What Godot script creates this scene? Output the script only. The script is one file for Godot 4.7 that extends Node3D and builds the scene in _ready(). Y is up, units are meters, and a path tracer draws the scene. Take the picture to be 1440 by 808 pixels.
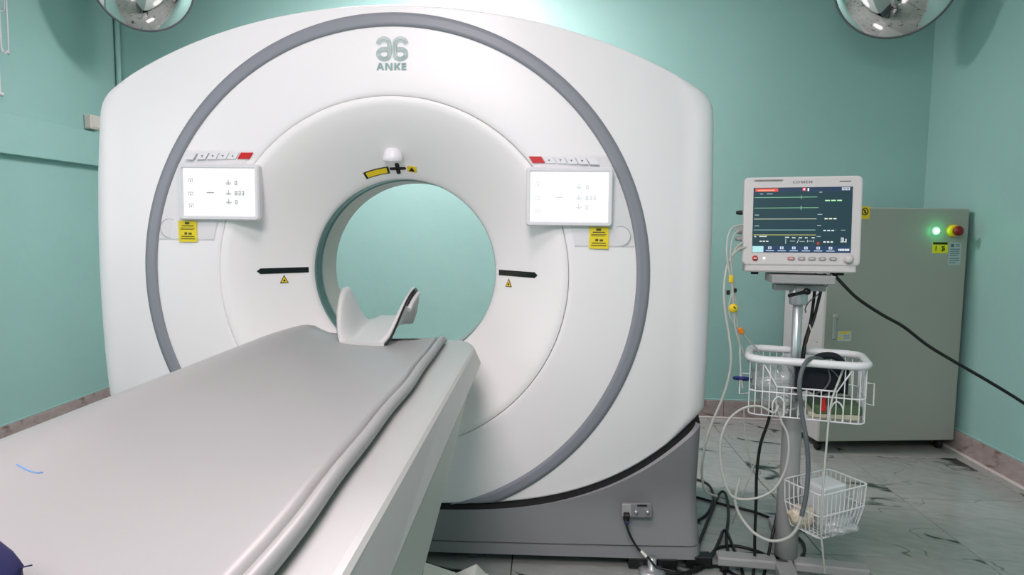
extends Node3D

var M := {}
var used := {}

# ------------------------------------------------------------------ setup
func _ready():
	var cam := Camera3D.new()
	cam.name = "camera"
	cam.fov = 45.62
	cam.near = 0.03
	cam.far = 60.0
	cam.transform = Transform3D(Basis(Vector3(0.99876, 0.01067, -0.04871), Vector3(-0.01498, 0.99591, -0.08912), Vector3(0.04756, 0.08974, 0.99483)), Vector3(0, 1.25, 0))
	add_child(cam)
	cam.current = true
	var we := WorldEnvironment.new()
	we.name = "environment"
	var e := Environment.new()
	e.background_mode = Environment.BG_COLOR
	e.background_color = Color(0.02, 0.02, 0.02)
	e.ambient_light_source = Environment.AMBIENT_SOURCE_DISABLED
	e.tonemap_mode = Environment.TONE_MAPPER_LINEAR
	e.tonemap_exposure = 1.0
	e.sdfgi_enabled = true
	e.ssao_enabled = true
	e.ssil_enabled = true
	we.environment = e
	add_child(we)
	make_materials()
	ceiling_lamp("square ceiling light panel in front of the scanner over the couch foot", Vector3(-0.45, 2.985, 1.0), Vector2(1.2, 1.2), 11.5)
	ceiling_lamp("small square ceiling light panel above the couch end of the scanner", Vector3(-0.35, 2.985, -0.9), Vector2(0.6, 0.6), 2.2)
	ceiling_lamp("long ceiling light panel behind the scanner near the back wall", Vector3(-0.65, 2.985, -3.72), Vector2(1.0, 0.3), 8.2)
	window_light(0.35)
	build_room()
	build_gantry()
	build_table()
	build_monitor_stand()
	build_monitor()
	build_cabinet()
	build_mirrors()
	build_wall_items()
	build_cables()
	build_basket_items()
	build_small_items()

# ------------------------------------------------------------------ materials
func mat(c: Color, rough := 0.5, metal := 0.0) -> StandardMaterial3D:
	var m := StandardMaterial3D.new()
	m.albedo_color = c
	m.roughness = rough
	m.metallic = metal
	m.cull_mode = BaseMaterial3D.CULL_DISABLED
	return m

func noise_tex(size: int, freq: float, seed_v: int, lo: Color, hi: Color, oct := 4) -> NoiseTexture2D:
	var n := FastNoiseLite.new()
	n.seed = seed_v
	n.frequency = freq
	n.fractal_octaves = oct
	var t := NoiseTexture2D.new()
	t.width = size
	t.height = size
	t.seamless = true
	t.noise = n
	var g := Gradient.new()
	g.set_color(0, lo)
	g.set_color(1, hi)
	t.color_ramp = g
	return t

func normal_tex(size: int, freq: float, seed_v: int, strength: float) -> NoiseTexture2D:
	var n := FastNoiseLite.new()
	n.seed = seed_v
	n.frequency = freq
	var t := NoiseTexture2D.new()
	t.width = size
	t.height = size
	t.seamless = true
	t.as_normal_map = true
	t.bump_strength = strength
	t.noise = n
	return t

func marble_image(size: int, seed_v: int, base: Color, base2: Color, vein: Color, amount: float) -> ImageTexture:
	var a := FastNoiseLite.new()
	a.seed = seed_v
	a.frequency = 0.0032
	a.fractal_octaves = 4
	a.fractal_gain = 0.42
	var b := FastNoiseLite.new()
	b.seed = seed_v + 7
	b.frequency = 0.006
	b.fractal_octaves = 3
	var c := FastNoiseLite.new()
	c.seed = seed_v + 19
	c.frequency = 0.022
	c.fractal_octaves = 4
	var img := Image.create(size, size, false, Image.FORMAT_RGB8)
	for y in size:
		for x in size:
			var u := x * 0.62 + y * 0.30
			var v := y * 1.5 - x * 0.55
			var f := a.get_noise_2d(u, v)
			var w := b.get_noise_2d(u * 0.7, v * 0.7) * 0.5 + 0.5
			var k := c.get_noise_2d(u * 1.4, v * 1.4)
			var gate := smoothstep(0.49, 0.72, w)
			var line := 1.0 - smoothstep(0.0, 0.012 + 0.085 * gate, absf(f))
			var thin := (1.0 - smoothstep(0.0, 0.010, absf(f - 0.16))) * 0.30
			var d := clampf((line * (0.22 + 0.85 * gate) * clampf(0.75 + k * 1.1, 0.0, 1.0) + thin) * amount, 0.0, 1.0)
			var col := base.lerp(base2, clampf(w * 0.7 + k * 0.5, 0.0, 1.0)).lerp(vein, d)
			img.set_pixel(x, y, col)
	return ImageTexture.create_from_image(img)

func make_materials():
	var paint := mat(Color(1, 1, 1), 0.42)
	paint.albedo_texture = noise_tex(512, 0.006, 3, Color(0.560, 0.730, 0.700), Color(0.580, 0.750, 0.720))
	paint.uv1_triplanar = true
	paint.uv1_world_triplanar = true
	paint.uv1_scale = Vector3(0.35, 0.35, 0.35)
	paint.normal_enabled = true
	paint.normal_texture = normal_tex(512, 0.05, 5, 1.2)
	paint.normal_scale = 0.15
	M.paint = paint
	M.ceiling = mat(Color(0.90, 0.91, 0.90), 0.8)
	var variants := []
	for i in 4:
		var m := mat(Color(1, 1, 1), 0.13)
		variants.append(m)
	var mt1 := marble_image(640, 11, Color(0.62, 0.64, 0.625), Color(0.54, 0.57, 0.555), Color(0.10, 0.15, 0.14), 1.3)
	var mt2 := marble_image(640, 47, Color(0.63, 0.645, 0.63), Color(0.55, 0.575, 0.56), Color(0.10, 0.15, 0.14), 1.3)
	for i in 4:
		var m: StandardMaterial3D = variants[i]
		m.albedo_texture = mt1 if i % 2 == 0 else mt2
		m.uv1_triplanar = true
		m.uv1_world_triplanar = true
		m.uv1_scale = Vector3(0.62, 0.62, 0.62)
		m.uv1_offset = Vector3(0.37 * i, 0.0, 0.61 * i)
	M.tiles = variants
	M.grout = mat(Color(0.20, 0.21, 0.20), 0.9)
	var st := mat(Color(1, 1, 1), 0.3)
	st.albedo_texture = marble_image(320, 90, Color(0.66, 0.62, 0.60), Color(0.55, 0.51, 0.50), Color(0.30, 0.22, 0.19), 0.8)
	st.uv1_triplanar = true
	st.uv1_world_triplanar = true
	st.uv1_scale = Vector3(1.6, 1.6, 1.6)
	M.stone = st
	M.stone_lip = mat(Color(0.80, 0.79, 0.77), 0.35)
	var sh := mat(Color(0.93, 0.925, 0.925), 0.38)
	sh.clearcoat_enabled = true
	sh.clearcoat = 0.15
	sh.clearcoat_roughness = 0.3
	M.shell = sh
	M.funnel = mat(Color(0.94, 0.935, 0.93), 0.42)
	M.panel = mat(Color(0.875, 0.872, 0.878), 0.4)
	M.housing = mat(Color(0.87, 0.87, 0.88), 0.35)
	M.button = mat(Color(0.90, 0.90, 0.91), 0.35)
	M.seam = mat(Color(0.70, 0.70, 0.70), 0.6)
	M.ring = mat(Color(0.535, 0.55, 0.58), 0.45)
	M.liner = mat(Color(0.74, 0.745, 0.72), 0.5)
	M.window = mat(Color(0.085, 0.27, 0.27), 0.15)
	M.window_rim = mat(Color(0.42, 0.55, 0.54), 0.35)
	M.base_grey = mat(Color(0.485, 0.49, 0.50), 0.40)
	M.black = mat(Color(0.025, 0.025, 0.03), 0.45)
	M.black_gloss = mat(Color(0.02, 0.02, 0.022), 0.12)
	M.cable_black = mat(Color(0.03, 0.035, 0.035), 0.5)
	M.cable_grey = mat(Color(0.36, 0.39, 0.40), 0.5)
	M.cable_white = mat(Color(0.72, 0.73, 0.70), 0.5)
	M.red = mat(Color(0.78, 0.09, 0.10), 0.4)
	M.dark_red = mat(Color(0.50, 0.03, 0.03), 0.35)
	M.yellow = mat(Color(0.92, 0.80, 0.10), 0.45)
	M.orange = mat(Color(0.86, 0.48, 0.08), 0.45)
	M.mark_teal = mat(Color(0.52, 0.66, 0.64), 0.5)
	M.ink = mat(Color(0.08, 0.08, 0.07), 0.6)
	M.ink_grey = mat(Color(0.45, 0.45, 0.46), 0.6)
	var vinyl := mat(Color(0.605, 0.61, 0.607), 0.40)
	vinyl.normal_enabled = true
	vinyl.normal_texture = normal_tex(512, 0.12, 21, 1.0)
	vinyl.normal_scale = 0.12
	vinyl.uv1_triplanar = true
	vinyl.uv1_world_triplanar = true
	vinyl.uv1_scale = Vector3(3, 3, 3)
	M.vinyl = vinyl
	M.table = mat(Color(0.675, 0.685, 0.675), 0.4)
	M.table_body = mat(Color(0.79, 0.79, 0.765), 0.45)
	M.holder = mat(Color(0.80, 0.80, 0.795), 0.4)
	M.navy = mat(Color(0.035, 0.055, 0.26), 0.85)
	M.cuff = mat(Color(0.055, 0.075, 0.115), 0.85)
	M.blue = mat(Color(0.10, 0.13, 0.42), 0.5)
	M.blue_ink = mat(Color(0.40, 0.56, 0.74), 0.6)
	M.monitor = mat(Color(0.82, 0.805, 0.80), 0.45)
	M.alu = mat(Color(0.78, 0.79, 0.80), 0.32, 0.75)
	M.grey_plastic = mat(Color(0.62, 0.625, 0.62), 0.45)
	M.column = mat(Color(0.60, 0.605, 0.60), 0.42)
	M.wire = mat(Color(0.88, 0.89, 0.89), 0.35)
	M.cabinet = mat(Color(0.62, 0.645, 0.60), 0.45)
	M.cabinet_side = mat(Color(0.70, 0.71, 0.70), 0.45)
	M.handle = mat(Color(0.70, 0.72, 0.71), 0.35, 0.5)
	var mr := mat(Color(0.88, 0.89, 0.88), 0.03, 1.0)
	M.mirror = mr
	M.mirror_rim = mat(Color(0.30, 0.33, 0.34), 0.4)
	M.mirror_back = mat(Color(0.55, 0.57, 0.57), 0.5)
	M.blind = mat(Color(0.82, 0.82, 0.84), 0.6)
	M.socket_box = mat(Color(0.80, 0.79, 0.75), 0.5)
	M.paper = mat(Color(0.90, 0.89, 0.86), 0.7)
	M.latex = mat(Color(0.85, 0.81, 0.72), 0.6)
	M.green_pack = mat(Color(0.30, 0.40, 0.27), 0.5)
	M.pale_pack = mat(Color(0.72, 0.72, 0.62), 0.5)
	M.rubber_black = mat(Color(0.03, 0.035, 0.04), 0.85)
	M.rubber = mat(Color(0.06, 0.06, 0.065), 0.7)
	var film := mat(Color(0.86, 0.88, 0.88, 0.30), 0.12)
	film.transparency = BaseMaterial3D.TRANSPARENCY_ALPHA
	M.film = film
	var bag := mat(Color(0.88, 0.90, 0.90, 0.86), 0.3)
	bag.transparency = BaseMaterial3D.TRANSPARENCY_ALPHA
	M.bag = bag
	M.diffuser = glow(Color(1, 1, 1), 2.0)
	M.lamp_frame = mat(Color(0.9, 0.9, 0.9), 0.5)
	M.label_yellow = label_mat(56, 64, Color(0.90, 0.82, 0.10), [[20, 4, 14, 7], [10, 14, 36, 3], [6, 21, 44, 2], [6, 25, 40, 2], [18, 35, 8, 7], [30, 36, 10, 6], [8, 46, 40, 3], [6, 53, 44, 3]], Color(0.30, 0.27, 0.06))
	M.label_hazard = label_mat(64, 48, Color(0.90, 0.86, 0.08), [[2, 1, 60, 10], [13, 16, 4, 17], [13, 36, 4, 4], [37, 18, 14, 4], [41, 22, 4, 14], [46, 25, 6, 10], [36, 36, 14, 3]], Color(0.10, 0.09, 0.04))
	M.label_white = label_mat(40, 64, Color(0.66, 0.74, 0.74), [[6, 4, 10, 9], [22, 5, 12, 2], [22, 9, 12, 2], [4, 18, 32, 2], [4, 24, 30, 2], [4, 30, 32, 2], [4, 36, 26, 2], [4, 44, 32, 2], [4, 50, 32, 2], [4, 56, 20, 2]], Color(0.30, 0.40, 0.42))
	M.label_small = label_mat(56, 40, Color(0.78, 0.80, 0.76), [[24, 15, 26, 3], [24, 21, 26, 3], [24, 27, 26, 3]], Color(0.55, 0.62, 0.66))

func glow(c: Color, energy: float) -> StandardMaterial3D:
	var m := mat(Color(0.9, 0.9, 0.9), 0.5)
	m.emission_enabled = true
	m.emission = c
	m.emission_energy_multiplier = energy
	return m

func label_mat(w: int, h: int, bg: Color, rects: Array, ink: Color) -> StandardMaterial3D:
	var img := Image.create(w, h, false, Image.FORMAT_RGB8)
	img.fill(bg)
	for r in rects:
		img.fill_rect(Rect2i(r[0], r[1], r[2], r[3]), ink)
	var m := mat(Color(1, 1, 1), 0.5)
	m.albedo_texture = ImageTexture.create_from_image(img)
	return m

# ------------------------------------------------------------------ mesh helpers
func mb() -> SurfaceTool:
	var st := SurfaceTool.new()
	st.begin(Mesh.PRIMITIVE_TRIANGLES)
	return st

func tri(st: SurfaceTool, a: Vector3, b: Vector3, c: Vector3, g := -1):
	for p in [a, b, c]:
		st.set_smooth_group(g)
		st.set_uv(Vector2.ZERO)
		st.add_vertex(p)

func quad(st: SurfaceTool, a: Vector3, b: Vector3, c: Vector3, d: Vector3, g := -1):
	tri(st, a, b, c, g)
	tri(st, a, c, d, g)

func grid(st: SurfaceTool, rows: Array, close_row := false, close_col := false, g := 0):
	var n: int = rows.size()
	for i in (n if close_col else n - 1):
		var a: Array = rows[i]
		var b: Array = rows[(i + 1) % n]
		var k: int = a.size()
		for j in (k if close_row else k - 1):
			var j2: int = (j + 1) % k
			quad(st, a[j], b[j], b[j2], a[j2], g)

func cap(st: SurfaceTool, loop: Array, flip := false):
	var c := Vector3.ZERO
	for p in loop:
		c += p
	c /= loop.size()
	for i in loop.size():
		var a: Vector3 = loop[i]
		var b: Vector3 = loop[(i + 1) % loop.size()]
		if flip:
			tri(st, c, b, a)
		else:
			tri(st, c, a, b)

func loft(st: SurfaceTool, loops: Array, g := 0, caps := true):
	grid(st, loops, true, false, g)
	if caps:
		cap(st, loops[0], true)
		cap(st, loops[loops.size() - 1])

func rr(w: float, h: float, r: float, seg := 3) -> Array:
	var out := []
	r = minf(r, minf(w, h) * 0.499)
	var cs := [[1, 1, 0.0], [-1, 1, PI / 2], [-1, -1, PI], [1, -1, PI * 1.5]]
	for c in cs:
		for i in seg + 1:
			var a: float = c[2] + PI / 2 * i / seg
			out.append(Vector2(c[0] * (w / 2 - r) + cos(a) * r, c[1] * (h / 2 - r) + sin(a) * r))
	return out

func loop_at(p2: Array, z: float, t: Transform3D) -> Array:
	var o := []
	for p in p2:
		o.append(t * Vector3(p.x, p.y, z))
	return o

# box with rounded outline in its own xy plane and bevelled faces front and back
func rbox(st: SurfaceTool, size: Vector3, t := Transform3D.IDENTITY, bevel := 0.003, round_r := -1.0, seg := 3):
	var b: float = minf(bevel, size.z * 0.45)
	if round_r < 0.0:
		round_r = bevel
	var full := rr(size.x, size.y, round_r, seg)
	var inner := rr(size.x - 2 * b, size.y - 2 * b, maxf(round_r - b, 0.0005), seg)
	var z: float = size.z / 2
	loft(st, [loop_at(inner, -z, t), loop_at(full, -z + b, t), loop_at(full, z - b, t), loop_at(inner, z, t)], -1)

func at(p: Vector3, rot := Vector3.ZERO) -> Transform3D:
	return Transform3D(Basis.from_euler(rot), p)

func curve(pts: Array, n := 6, closed := false) -> Array:
	var out := []
	var k: int = pts.size()
	for i in (k if closed else k - 1):
		var p0: Vector3 = pts[(i - 1 + k) % k] if closed else pts[maxi(i - 1, 0)]
		var p1: Vector3 = pts[i]
		var p2: Vector3 = pts[(i + 1) % k]
		var p3: Vector3 = pts[(i + 2) % k] if closed else pts[mini(i + 2, k - 1)]
		for j in n:
			var s := float(j) / n
			out.append(0.5 * ((2.0 * p1) + (p2 - p0) * s + (2.0 * p0 - 5.0 * p1 + 4.0 * p2 - p3) * s * s + (3.0 * p1 - 3.0 * p2 + p3 - p0) * s * s * s))
	if not closed:
		out.append(pts[k - 1])
	return out

func tube(st: SurfaceTool, pts: Array, r: float, sides := 7, closed := false):
	var rows := []
	var n: int = pts.size()
	var up := Vector3(0.123, 0.95, 0.27).normalized()
	var tangent: Vector3
	for i in n:
		var pa: Vector3 = pts[(i - 1 + n) % n] if closed else pts[maxi(i - 1, 0)]
		var pb: Vector3 = pts[(i + 1) % n] if closed else pts[mini(i + 1, n - 1)]
		tangent = pb - pa
		if tangent.length() < 1e-6:
			tangent = Vector3.UP
		tangent = tangent.normalized()
		var side := tangent.cross(up)
		if side.length() < 0.05:
			side = tangent.cross(Vector3.RIGHT)
		side = side.normalized()
		up = side.cross(tangent).normalized()
		var row := []
		for k in sides:
			var a := TAU * k / sides
			row.append(pts[i] + side * cos(a) * r + up * sin(a) * r)
		rows.append(row)
	grid(st, rows, true, closed, 0)
	if not closed:
		cap(st, rows[0], true)
		cap(st, rows[n - 1])

func rod(st: SurfaceTool, a: Vector3, b: Vector3, r: float, sides := 6):
	tube(st, [a, b], r, sides)

# profile of Vector2(radius, height along y)
func lathe(st: SurfaceTool, profile: Array, segs := 24, t := Transform3D.IDENTITY, g := 0):
	var rows := []
	for p in profile:
		var row := []
		for k in segs:
			var a := TAU * k / segs
			row.append(t * Vector3(cos(a) * p.x, p.y, sin(a) * p.x))
		rows.append(row)
	grid(st, rows, true, false, g)

func prism(st: SurfaceTool, poly: Array, z0: float, z1: float, t := Transform3D.IDENTITY):
	var pk := PackedVector2Array(poly)
	var idx := Geometry2D.triangulate_polygon(pk)
	for i in range(0, idx.size(), 3):
		var a: Vector2 = pk[idx[i]]
		var b: Vector2 = pk[idx[i + 1]]
		var c: Vector2 = pk[idx[i + 2]]
		tri(st, t * Vector3(a.x, a.y, z1), t * Vector3(b.x, b.y, z1), t * Vector3(c.x, c.y, z1))
		tri(st, t * Vector3(a.x, a.y, z0), t * Vector3(c.x, c.y, z0), t * Vector3(b.x, b.y, z0))
	for i in pk.size():
		var a: Vector2 = pk[i]
		var b: Vector2 = pk[(i + 1) % pk.size()]
		quad(st, t * Vector3(a.x, a.y, z0), t * Vector3(b.x, b.y, z0), t * Vector3(b.x, b.y, z1), t * Vector3(a.x, a.y, z1))

# thin plate whose front face (+z) carries the whole texture
func plate(st: SurfaceTool, w: float, h: float, th: float, t := Transform3D.IDENTITY):
	var p := [Vector3(-w / 2, h / 2, th), Vector3(w / 2, h / 2, th), Vector3(w / 2, -h / 2, th), Vector3(-w / 2, -h / 2, th)]
	var uv := [Vector2(0, 0), Vector2(1, 0), Vector2(1, 1), Vector2(0, 1)]
	for i in [0, 1, 2, 0, 2, 3]:
		st.set_smooth_group(-1)
		st.set_uv(uv[i])
		st.add_vertex(t * p[i])
	for i in 4:
		var a: Vector3 = p[i]
		var b: Vector3 = p[(i + 1) % 4]
		quad(st, t * a, t * Vector3(a.x, a.y, 0), t * Vector3(b.x, b.y, 0), t * b)
	quad(st, t * Vector3(-w / 2, h / 2, 0), t * Vector3(-w / 2, -h / 2, 0), t * Vector3(w / 2, -h / 2, 0), t * Vector3(w / 2, h / 2, 0))

func mesh_of(st: SurfaceTool) -> ArrayMesh:
	st.generate_normals()
	return st.commit()

func numbered(called: String) -> String:
	if not used.has(called):
		used[called] = 0
		return called
	used[called] += 1
	return "%s_%03d" % [called, used[called]]

func obj(called: String, st: SurfaceTool, m: Material, parent: Node = self, where := Transform3D.IDENTITY) -> MeshInstance3D:
	return inst(called, mesh_of(st), m, parent, where)

func inst(called: String, mesh: Mesh, m: Material, parent: Node = self, where := Transform3D.IDENTITY) -> MeshInstance3D:
	var o := MeshInstance3D.new()
	o.name = numbered(called) if parent == self else called
	o.mesh = mesh
	o.material_override = m
	o.cast_shadow = GeometryInstance3D.SHADOW_CASTING_SETTING_ON
	o.transform = where
	parent.add_child(o, true)
	return o

func tag(o: Node, label: String, category: String, group := "") -> Node:
	o.set_meta("label", label)
	o.set_meta("category", category)
	if group != "":
		o.set_meta("group", group)
	return o

func thing(called: String, label: String, category: String, where := Transform3D.IDENTITY, group := "") -> Node3D:
	var o := Node3D.new()
	o.name = numbered(called)
	add_child(o)
	o.transform = where
	tag(o, label, category, group)
	return o

func struct(called: String, st: SurfaceTool, m: Material, where := Transform3D.IDENTITY) -> MeshInstance3D:
	var o := obj(called, st, m, self, where)
	o.set_meta("kind", "structure")
	return o

func text(called: String, s: String, height: float, m: Material, parent: Node, where: Transform3D, bold := true, stretch := 1.0) -> MeshInstance3D:
	var f := SystemFont.new()
	f.font_names = PackedStringArray(["Droid Sans"])
	f.font_weight = 700 if bold else 400
	var t := TextMesh.new()
	t.text = s
	t.font = f
	t.font_size = 32
	t.pixel_size = height / 23.0
	t.depth = 0.0012
	var o := inst(called, t, m, parent, where)
	o.scale = Vector3(stretch, 1, 1)
	return o

# ------------------------------------------------------------------ lamps
func ceiling_lamp(label: String, pos: Vector3, size: Vector2, energy: float):
	var t := thing("ceiling_lamp", label, "lamp", at(pos), "ceiling light panels")
	var st := mb()
	var o := rr(size.x + 0.05, size.y + 0.05, 0.004, 1)
	var i := rr(size.x, size.y, 0.002, 1)
	var q := at(Vector3.ZERO, Vector3(PI / 2, 0, 0))
	loft(st, [loop_at(o, -0.015, q), loop_at(o, 0.02, q), loop_at(i, 0.02, q), loop_at(i, 0.008, q)], -1, false)
	obj("frame", st, M.lamp_frame, t)
	st = mb()
	rbox(st, Vector3(size.x, size.y, 0.006), at(Vector3(0, -0.006, 0), Vector3(PI / 2, 0, 0)), 0.001)
	obj("diffuser", st, M.diffuser, t)
	var l := AreaLight3D.new()
	l.name = "light"
	l.area_size = size
	l.area_normalize_energy = true
	l.light_energy = energy
	l.light_color = Color(1.0, 0.912, 0.938)
	l.area_range = 14.0
	l.area_attenuation = 2.0
	l.shadow_enabled = true
	l.rotation = Vector3(-PI / 2, 0, 0)
	l.position = Vector3(0, -0.03, 0)
	t.add_child(l)

# daylight entering by the frosted window in the left wall
func window_light(energy: float):
	var l := AreaLight3D.new()
	l.name = "window_daylight"
	l.area_size = Vector2(2.0, 1.3)
	l.area_normalize_energy = true
	l.light_energy = energy
	l.light_color = Color(1.0, 0.96, 1.0)
	l.area_range = 14.0
	l.area_attenuation = 2.0
	l.shadow_enabled = true
	l.rotation = Vector3(0, -PI / 2, 0)
	l.position = Vector3(-2.98 + 0.04, 1.75, -1.0)
	add_child(l)

# ------------------------------------------------------------------ room
const RX := 2.365
const LX := -2.98
const ZF := 1.9
const BACK_L := -4.715
const BACK_R := -4.43
func back_z(x: float) -> float:
	return lerpf(BACK_L, BACK_R, (x - LX) / (RX - LX))

func build_room():
	var st := mb()
	rbox(st, Vector3(RX - LX + 0.4, 0.2, 7.2), at(Vector3((RX + LX) / 2, -0.106, -1.4)), 0.001)
	var floor_o := struct("floor", st, M.grout)
	# stone tiles laid on the slab
	var s := 0.597
	st = mb()
	rbox(st, Vector3(s - 0.004, s - 0.004, 0.008), at(Vector3(0, -0.004, 0), Vector3(PI / 2, 0, 0)), 0.0012)
	var tile := mesh_of(st)
	var k := 0
	for iz in range(-4, 8):
		for ix in range(-9, 3):
			var cx: float = 1.685 + (ix + 0.5) * s
			var cz: float = -2.592 + (iz + 0.5) * s
			if cx < LX - 0.25 or cx > RX + 0.3 or cz > ZF + 0.2:
				continue
			k += 1
			inst("tile", tile, M.tiles[(ix * 7 + iz * 3 + 300) % 4], floor_o, at(Vector3(cx, 0, cz)))
	st = mb()
	rbox(st, Vector3(RX - LX + 0.4, 0.2, 7.2), at(Vector3((RX + LX) / 2, 3.1, -1.4)), 0.001)
	struct("ceiling", st, M.ceiling)
	st = mb()
	rbox(st, Vector3(0.2, 3.2, 7.2), at(Vector3(RX + 0.1, 1.4, -1.4)), 0.001)
	struct("wall_right", st, M.paint)
	st = mb()
	rbox(st, Vector3(0.2, 3.2, 7.2), at(Vector3(LX - 0.1, 1.4, -1.4)), 0.001)
	struct("wall_left", st, M.paint)
	st = mb()
	rbox(st, Vector3(RX - LX + 0.4, 3.2, 0.2), at(Vector3((RX + LX) / 2, 1.4, ZF + 0.1)), 0.001)
	struct("wall_front", st, M.paint)
	var yaw := -atan2(BACK_R - BACK_L, RX - LX)
	var nb := Vector3(sin(yaw), 0, cos(yaw))
	st = mb()
	rbox(st, Vector3(RX - LX + 0.5, 3.2, 0.2), Transform3D(Basis.from_euler(Vector3(0, yaw, 0)), Vector3((RX + LX) / 2, 1.4, (BACK_L + BACK_R) / 2) - nb * 0.1), 0.001)
	struct("wall_back", st, M.paint)
	# stone skirting in lengths, with a plain mortar bed behind it
	var lens := 0.597
	st = mb()
	rbox(st, Vector3(lens - 0.002, 0.118, 0.018), at(Vector3(0, 0.061, 0.009)), 0.002)
	var sk := mesh_of(st)
	for side in ["back", "right", "left"]:
		var from: Vector3
		var dir: Vector3
		var ang: float
		var count := 9
		if side == "back":
			from = Vector3(LX, 0, BACK_L)
			dir = Vector3(cos(yaw), 0, -sin(yaw))
			ang = yaw
		elif side == "right":
			from = Vector3(RX, 0, BACK_R)
			dir = Vector3(0, 0, 1)
			ang = -PI / 2
			count = 10
		else:
			from = Vector3(LX, 0, ZF)
			dir = Vector3(0, 0, -1)
			ang = PI / 2
			count = 11
		st = mb()
		var total: float = lens * count
		rbox(st, Vector3(total, 0.012, 0.03), at(Vector3(total / 2, 0.006, 0.015)), 0.002)
		var root := struct("baseboard_" + side, st, M.stone_lip, at(from, Vector3(0, ang, 0)))
		for i in count:
			inst("stone_piece", sk, M.stone, root, at(Vector3((i + 0.5) * lens, 0, 0)))
		st = mb()
		rbox(st, Vector3(total, 0.008, 0.012), at(Vector3(total / 2, 0.124, 0.006)), 0.002)
		obj("mortar_line", st, M.paint, root)
	# boxed ledge along the left wall
	st = mb()
	rbox(st, Vector3(0.05, 0.215, 1.6), at(Vector3(LX + 0.025, 1.72, -3.9)), 0.004)
	struct("trim_1", st, M.paint)
	# frosted window beside the couch
	st = mb()
	var q := at(Vector3(LX + 0.03, 1.75, -1.0), Vector3(0, PI / 2, 0))
	var fo := rr(2.12, 1.42, 0.004, 1)
	var fi := rr(2.0, 1.3, 0.002, 1)
	loft(st, [loop_at(fo, -0.03, q), loop_at(fo, 0.03, q), loop_at(fi, 0.03, q), loop_at(fi, -0.02, q)], -1, false)
	rbox(st, Vector3(0.05, 1.3, 0.03), q, 0.003)
	var win := struct("window_1", st, M.lamp_frame)
	for sx in [-0.5, 0.5]:
		st = mb()
		rbox(st, Vector3(0.96, 1.28, 0.006), at(Vector3(LX + 0.012, 1.75, -1.0 + sx), Vector3(0, PI / 2, 0)), 0.001)
		obj("window_pane", st, glow(Color(0.97, 0.98, 1.0), 1.2), win)
	# painted pipe in the far left corner
	st = mb()
	lathe(st, [Vector2(0, 0.13), Vector2(0.017, 0.13), Vector2(0.017, 2.99), Vector2(0, 2.99)], 12, at(Vector3(LX + 0.024, 0, BACK_L + 0.026)))
	struct("trim_2", st, M.paint)

# ------------------------------------------------------------------ scanner gantry
const YC := 1.068
const HW := 1.159
const FUNNEL := [Vector2(0.6312, -0.03), Vector2(0.6312, -0.003), Vector2(0.629, -0.001), Vector2(0.60, -0.010), Vector2(0.55, -0.042), Vector2(0.50, -0.080), Vector2(0.45, -0.124), Vector2(0.41, -0.160), Vector2(0.38, -0.187), Vector2(0.364, -0.202), Vector2(0.358, -0.212), Vector2(0.357, -0.222)]

func strip_y(dx: float) -> float:
	return 0.220 + 0.211 * pow(absf(dx), 3.5)

func zf(r: float) -> float:
	return -0.334 * pow(maxf(0.0, r - 0.65), 2)

func outline() -> Array:
	var o := []
	var cr := 0.06
	for i in 64:
		var x: float = lerpf(-HW, HW, i / 64.0)
		o.append(Vector2(x, strip_y(x)))
	var ytop: float = 2.02 - (2.41 - sqrt(2.41 * 2.41 - HW * HW))
	for i in 24:
		o.append(Vector2(HW, lerpf(strip_y(HW), ytop - cr, i / 24.0)))
	for i in 8:
		var s: float = i / 8.0
		var a := Vector2(HW, ytop - cr)
		var b := Vector2(HW, ytop)
		var xe: float = HW - cr
		var c := Vector2(xe, 2.02 - (2.41 - sqrt(2.41 * 2.41 - xe * xe)))
		o.append(a.lerp(b, s).lerp(b.lerp(c, s), s))
	var xx: float = HW - cr
	for i in 72:
		var x: float = lerpf(xx, -xx, i / 72.0)
		o.append(Vector2(x, 2.02 - (2.41 - sqrt(2.41 * 2.41 - x * x))))
	for i in 8:
		var s: float = i / 8.0
		var c := Vector2(-xx, 2.02 - (2.41 - sqrt(2.41 * 2.41 - xx * xx)))
		var b := Vector2(-HW, ytop)
		var a := Vector2(-HW, ytop - cr)
		o.append(c.lerp(b, s).lerp(b.lerp(a, s), s))
	for i in 24:
		o.append(Vector2(-HW, lerpf(ytop - cr, strip_y(HW), i / 24.0)))
	return o

func funnel_z(r: float) -> float:
	for i in range(2, FUNNEL.size() - 1):
		var a: Vector2 = FUNNEL[i]
		var b: Vector2 = FUNNEL[i + 1]
		if r <= a.x and r >= b.x:
			return lerpf(a.y, b.y, (a.x - r) / maxf(a.x - b.x, 1e-5))
	return -0.2

# frame on the funnel surface below point p: x runs along the bore edge, y outward, z off the surface
func on_funnel(p: Vector3, lift := 0.0) -> Transform3D:
	var d := Vector2(p.x, p.y - YC)
	var r := d.length()
	d /= r
	var z := funnel_z(r)
	var dz := (funnel_z(r + 0.01) - funnel_z(r - 0.01)) / 0.02
	var rad := Vector3(d.x, d.y, dz).normalized()
	var tang := Vector3(d.y, -d.x, 0)
	var nrm := tang.cross(rad).normalized()
	return Transform3D(Basis(tang, rad, nrm), Vector3(d.x * r, YC + d.y * r, z) + nrm * lift)

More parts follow.
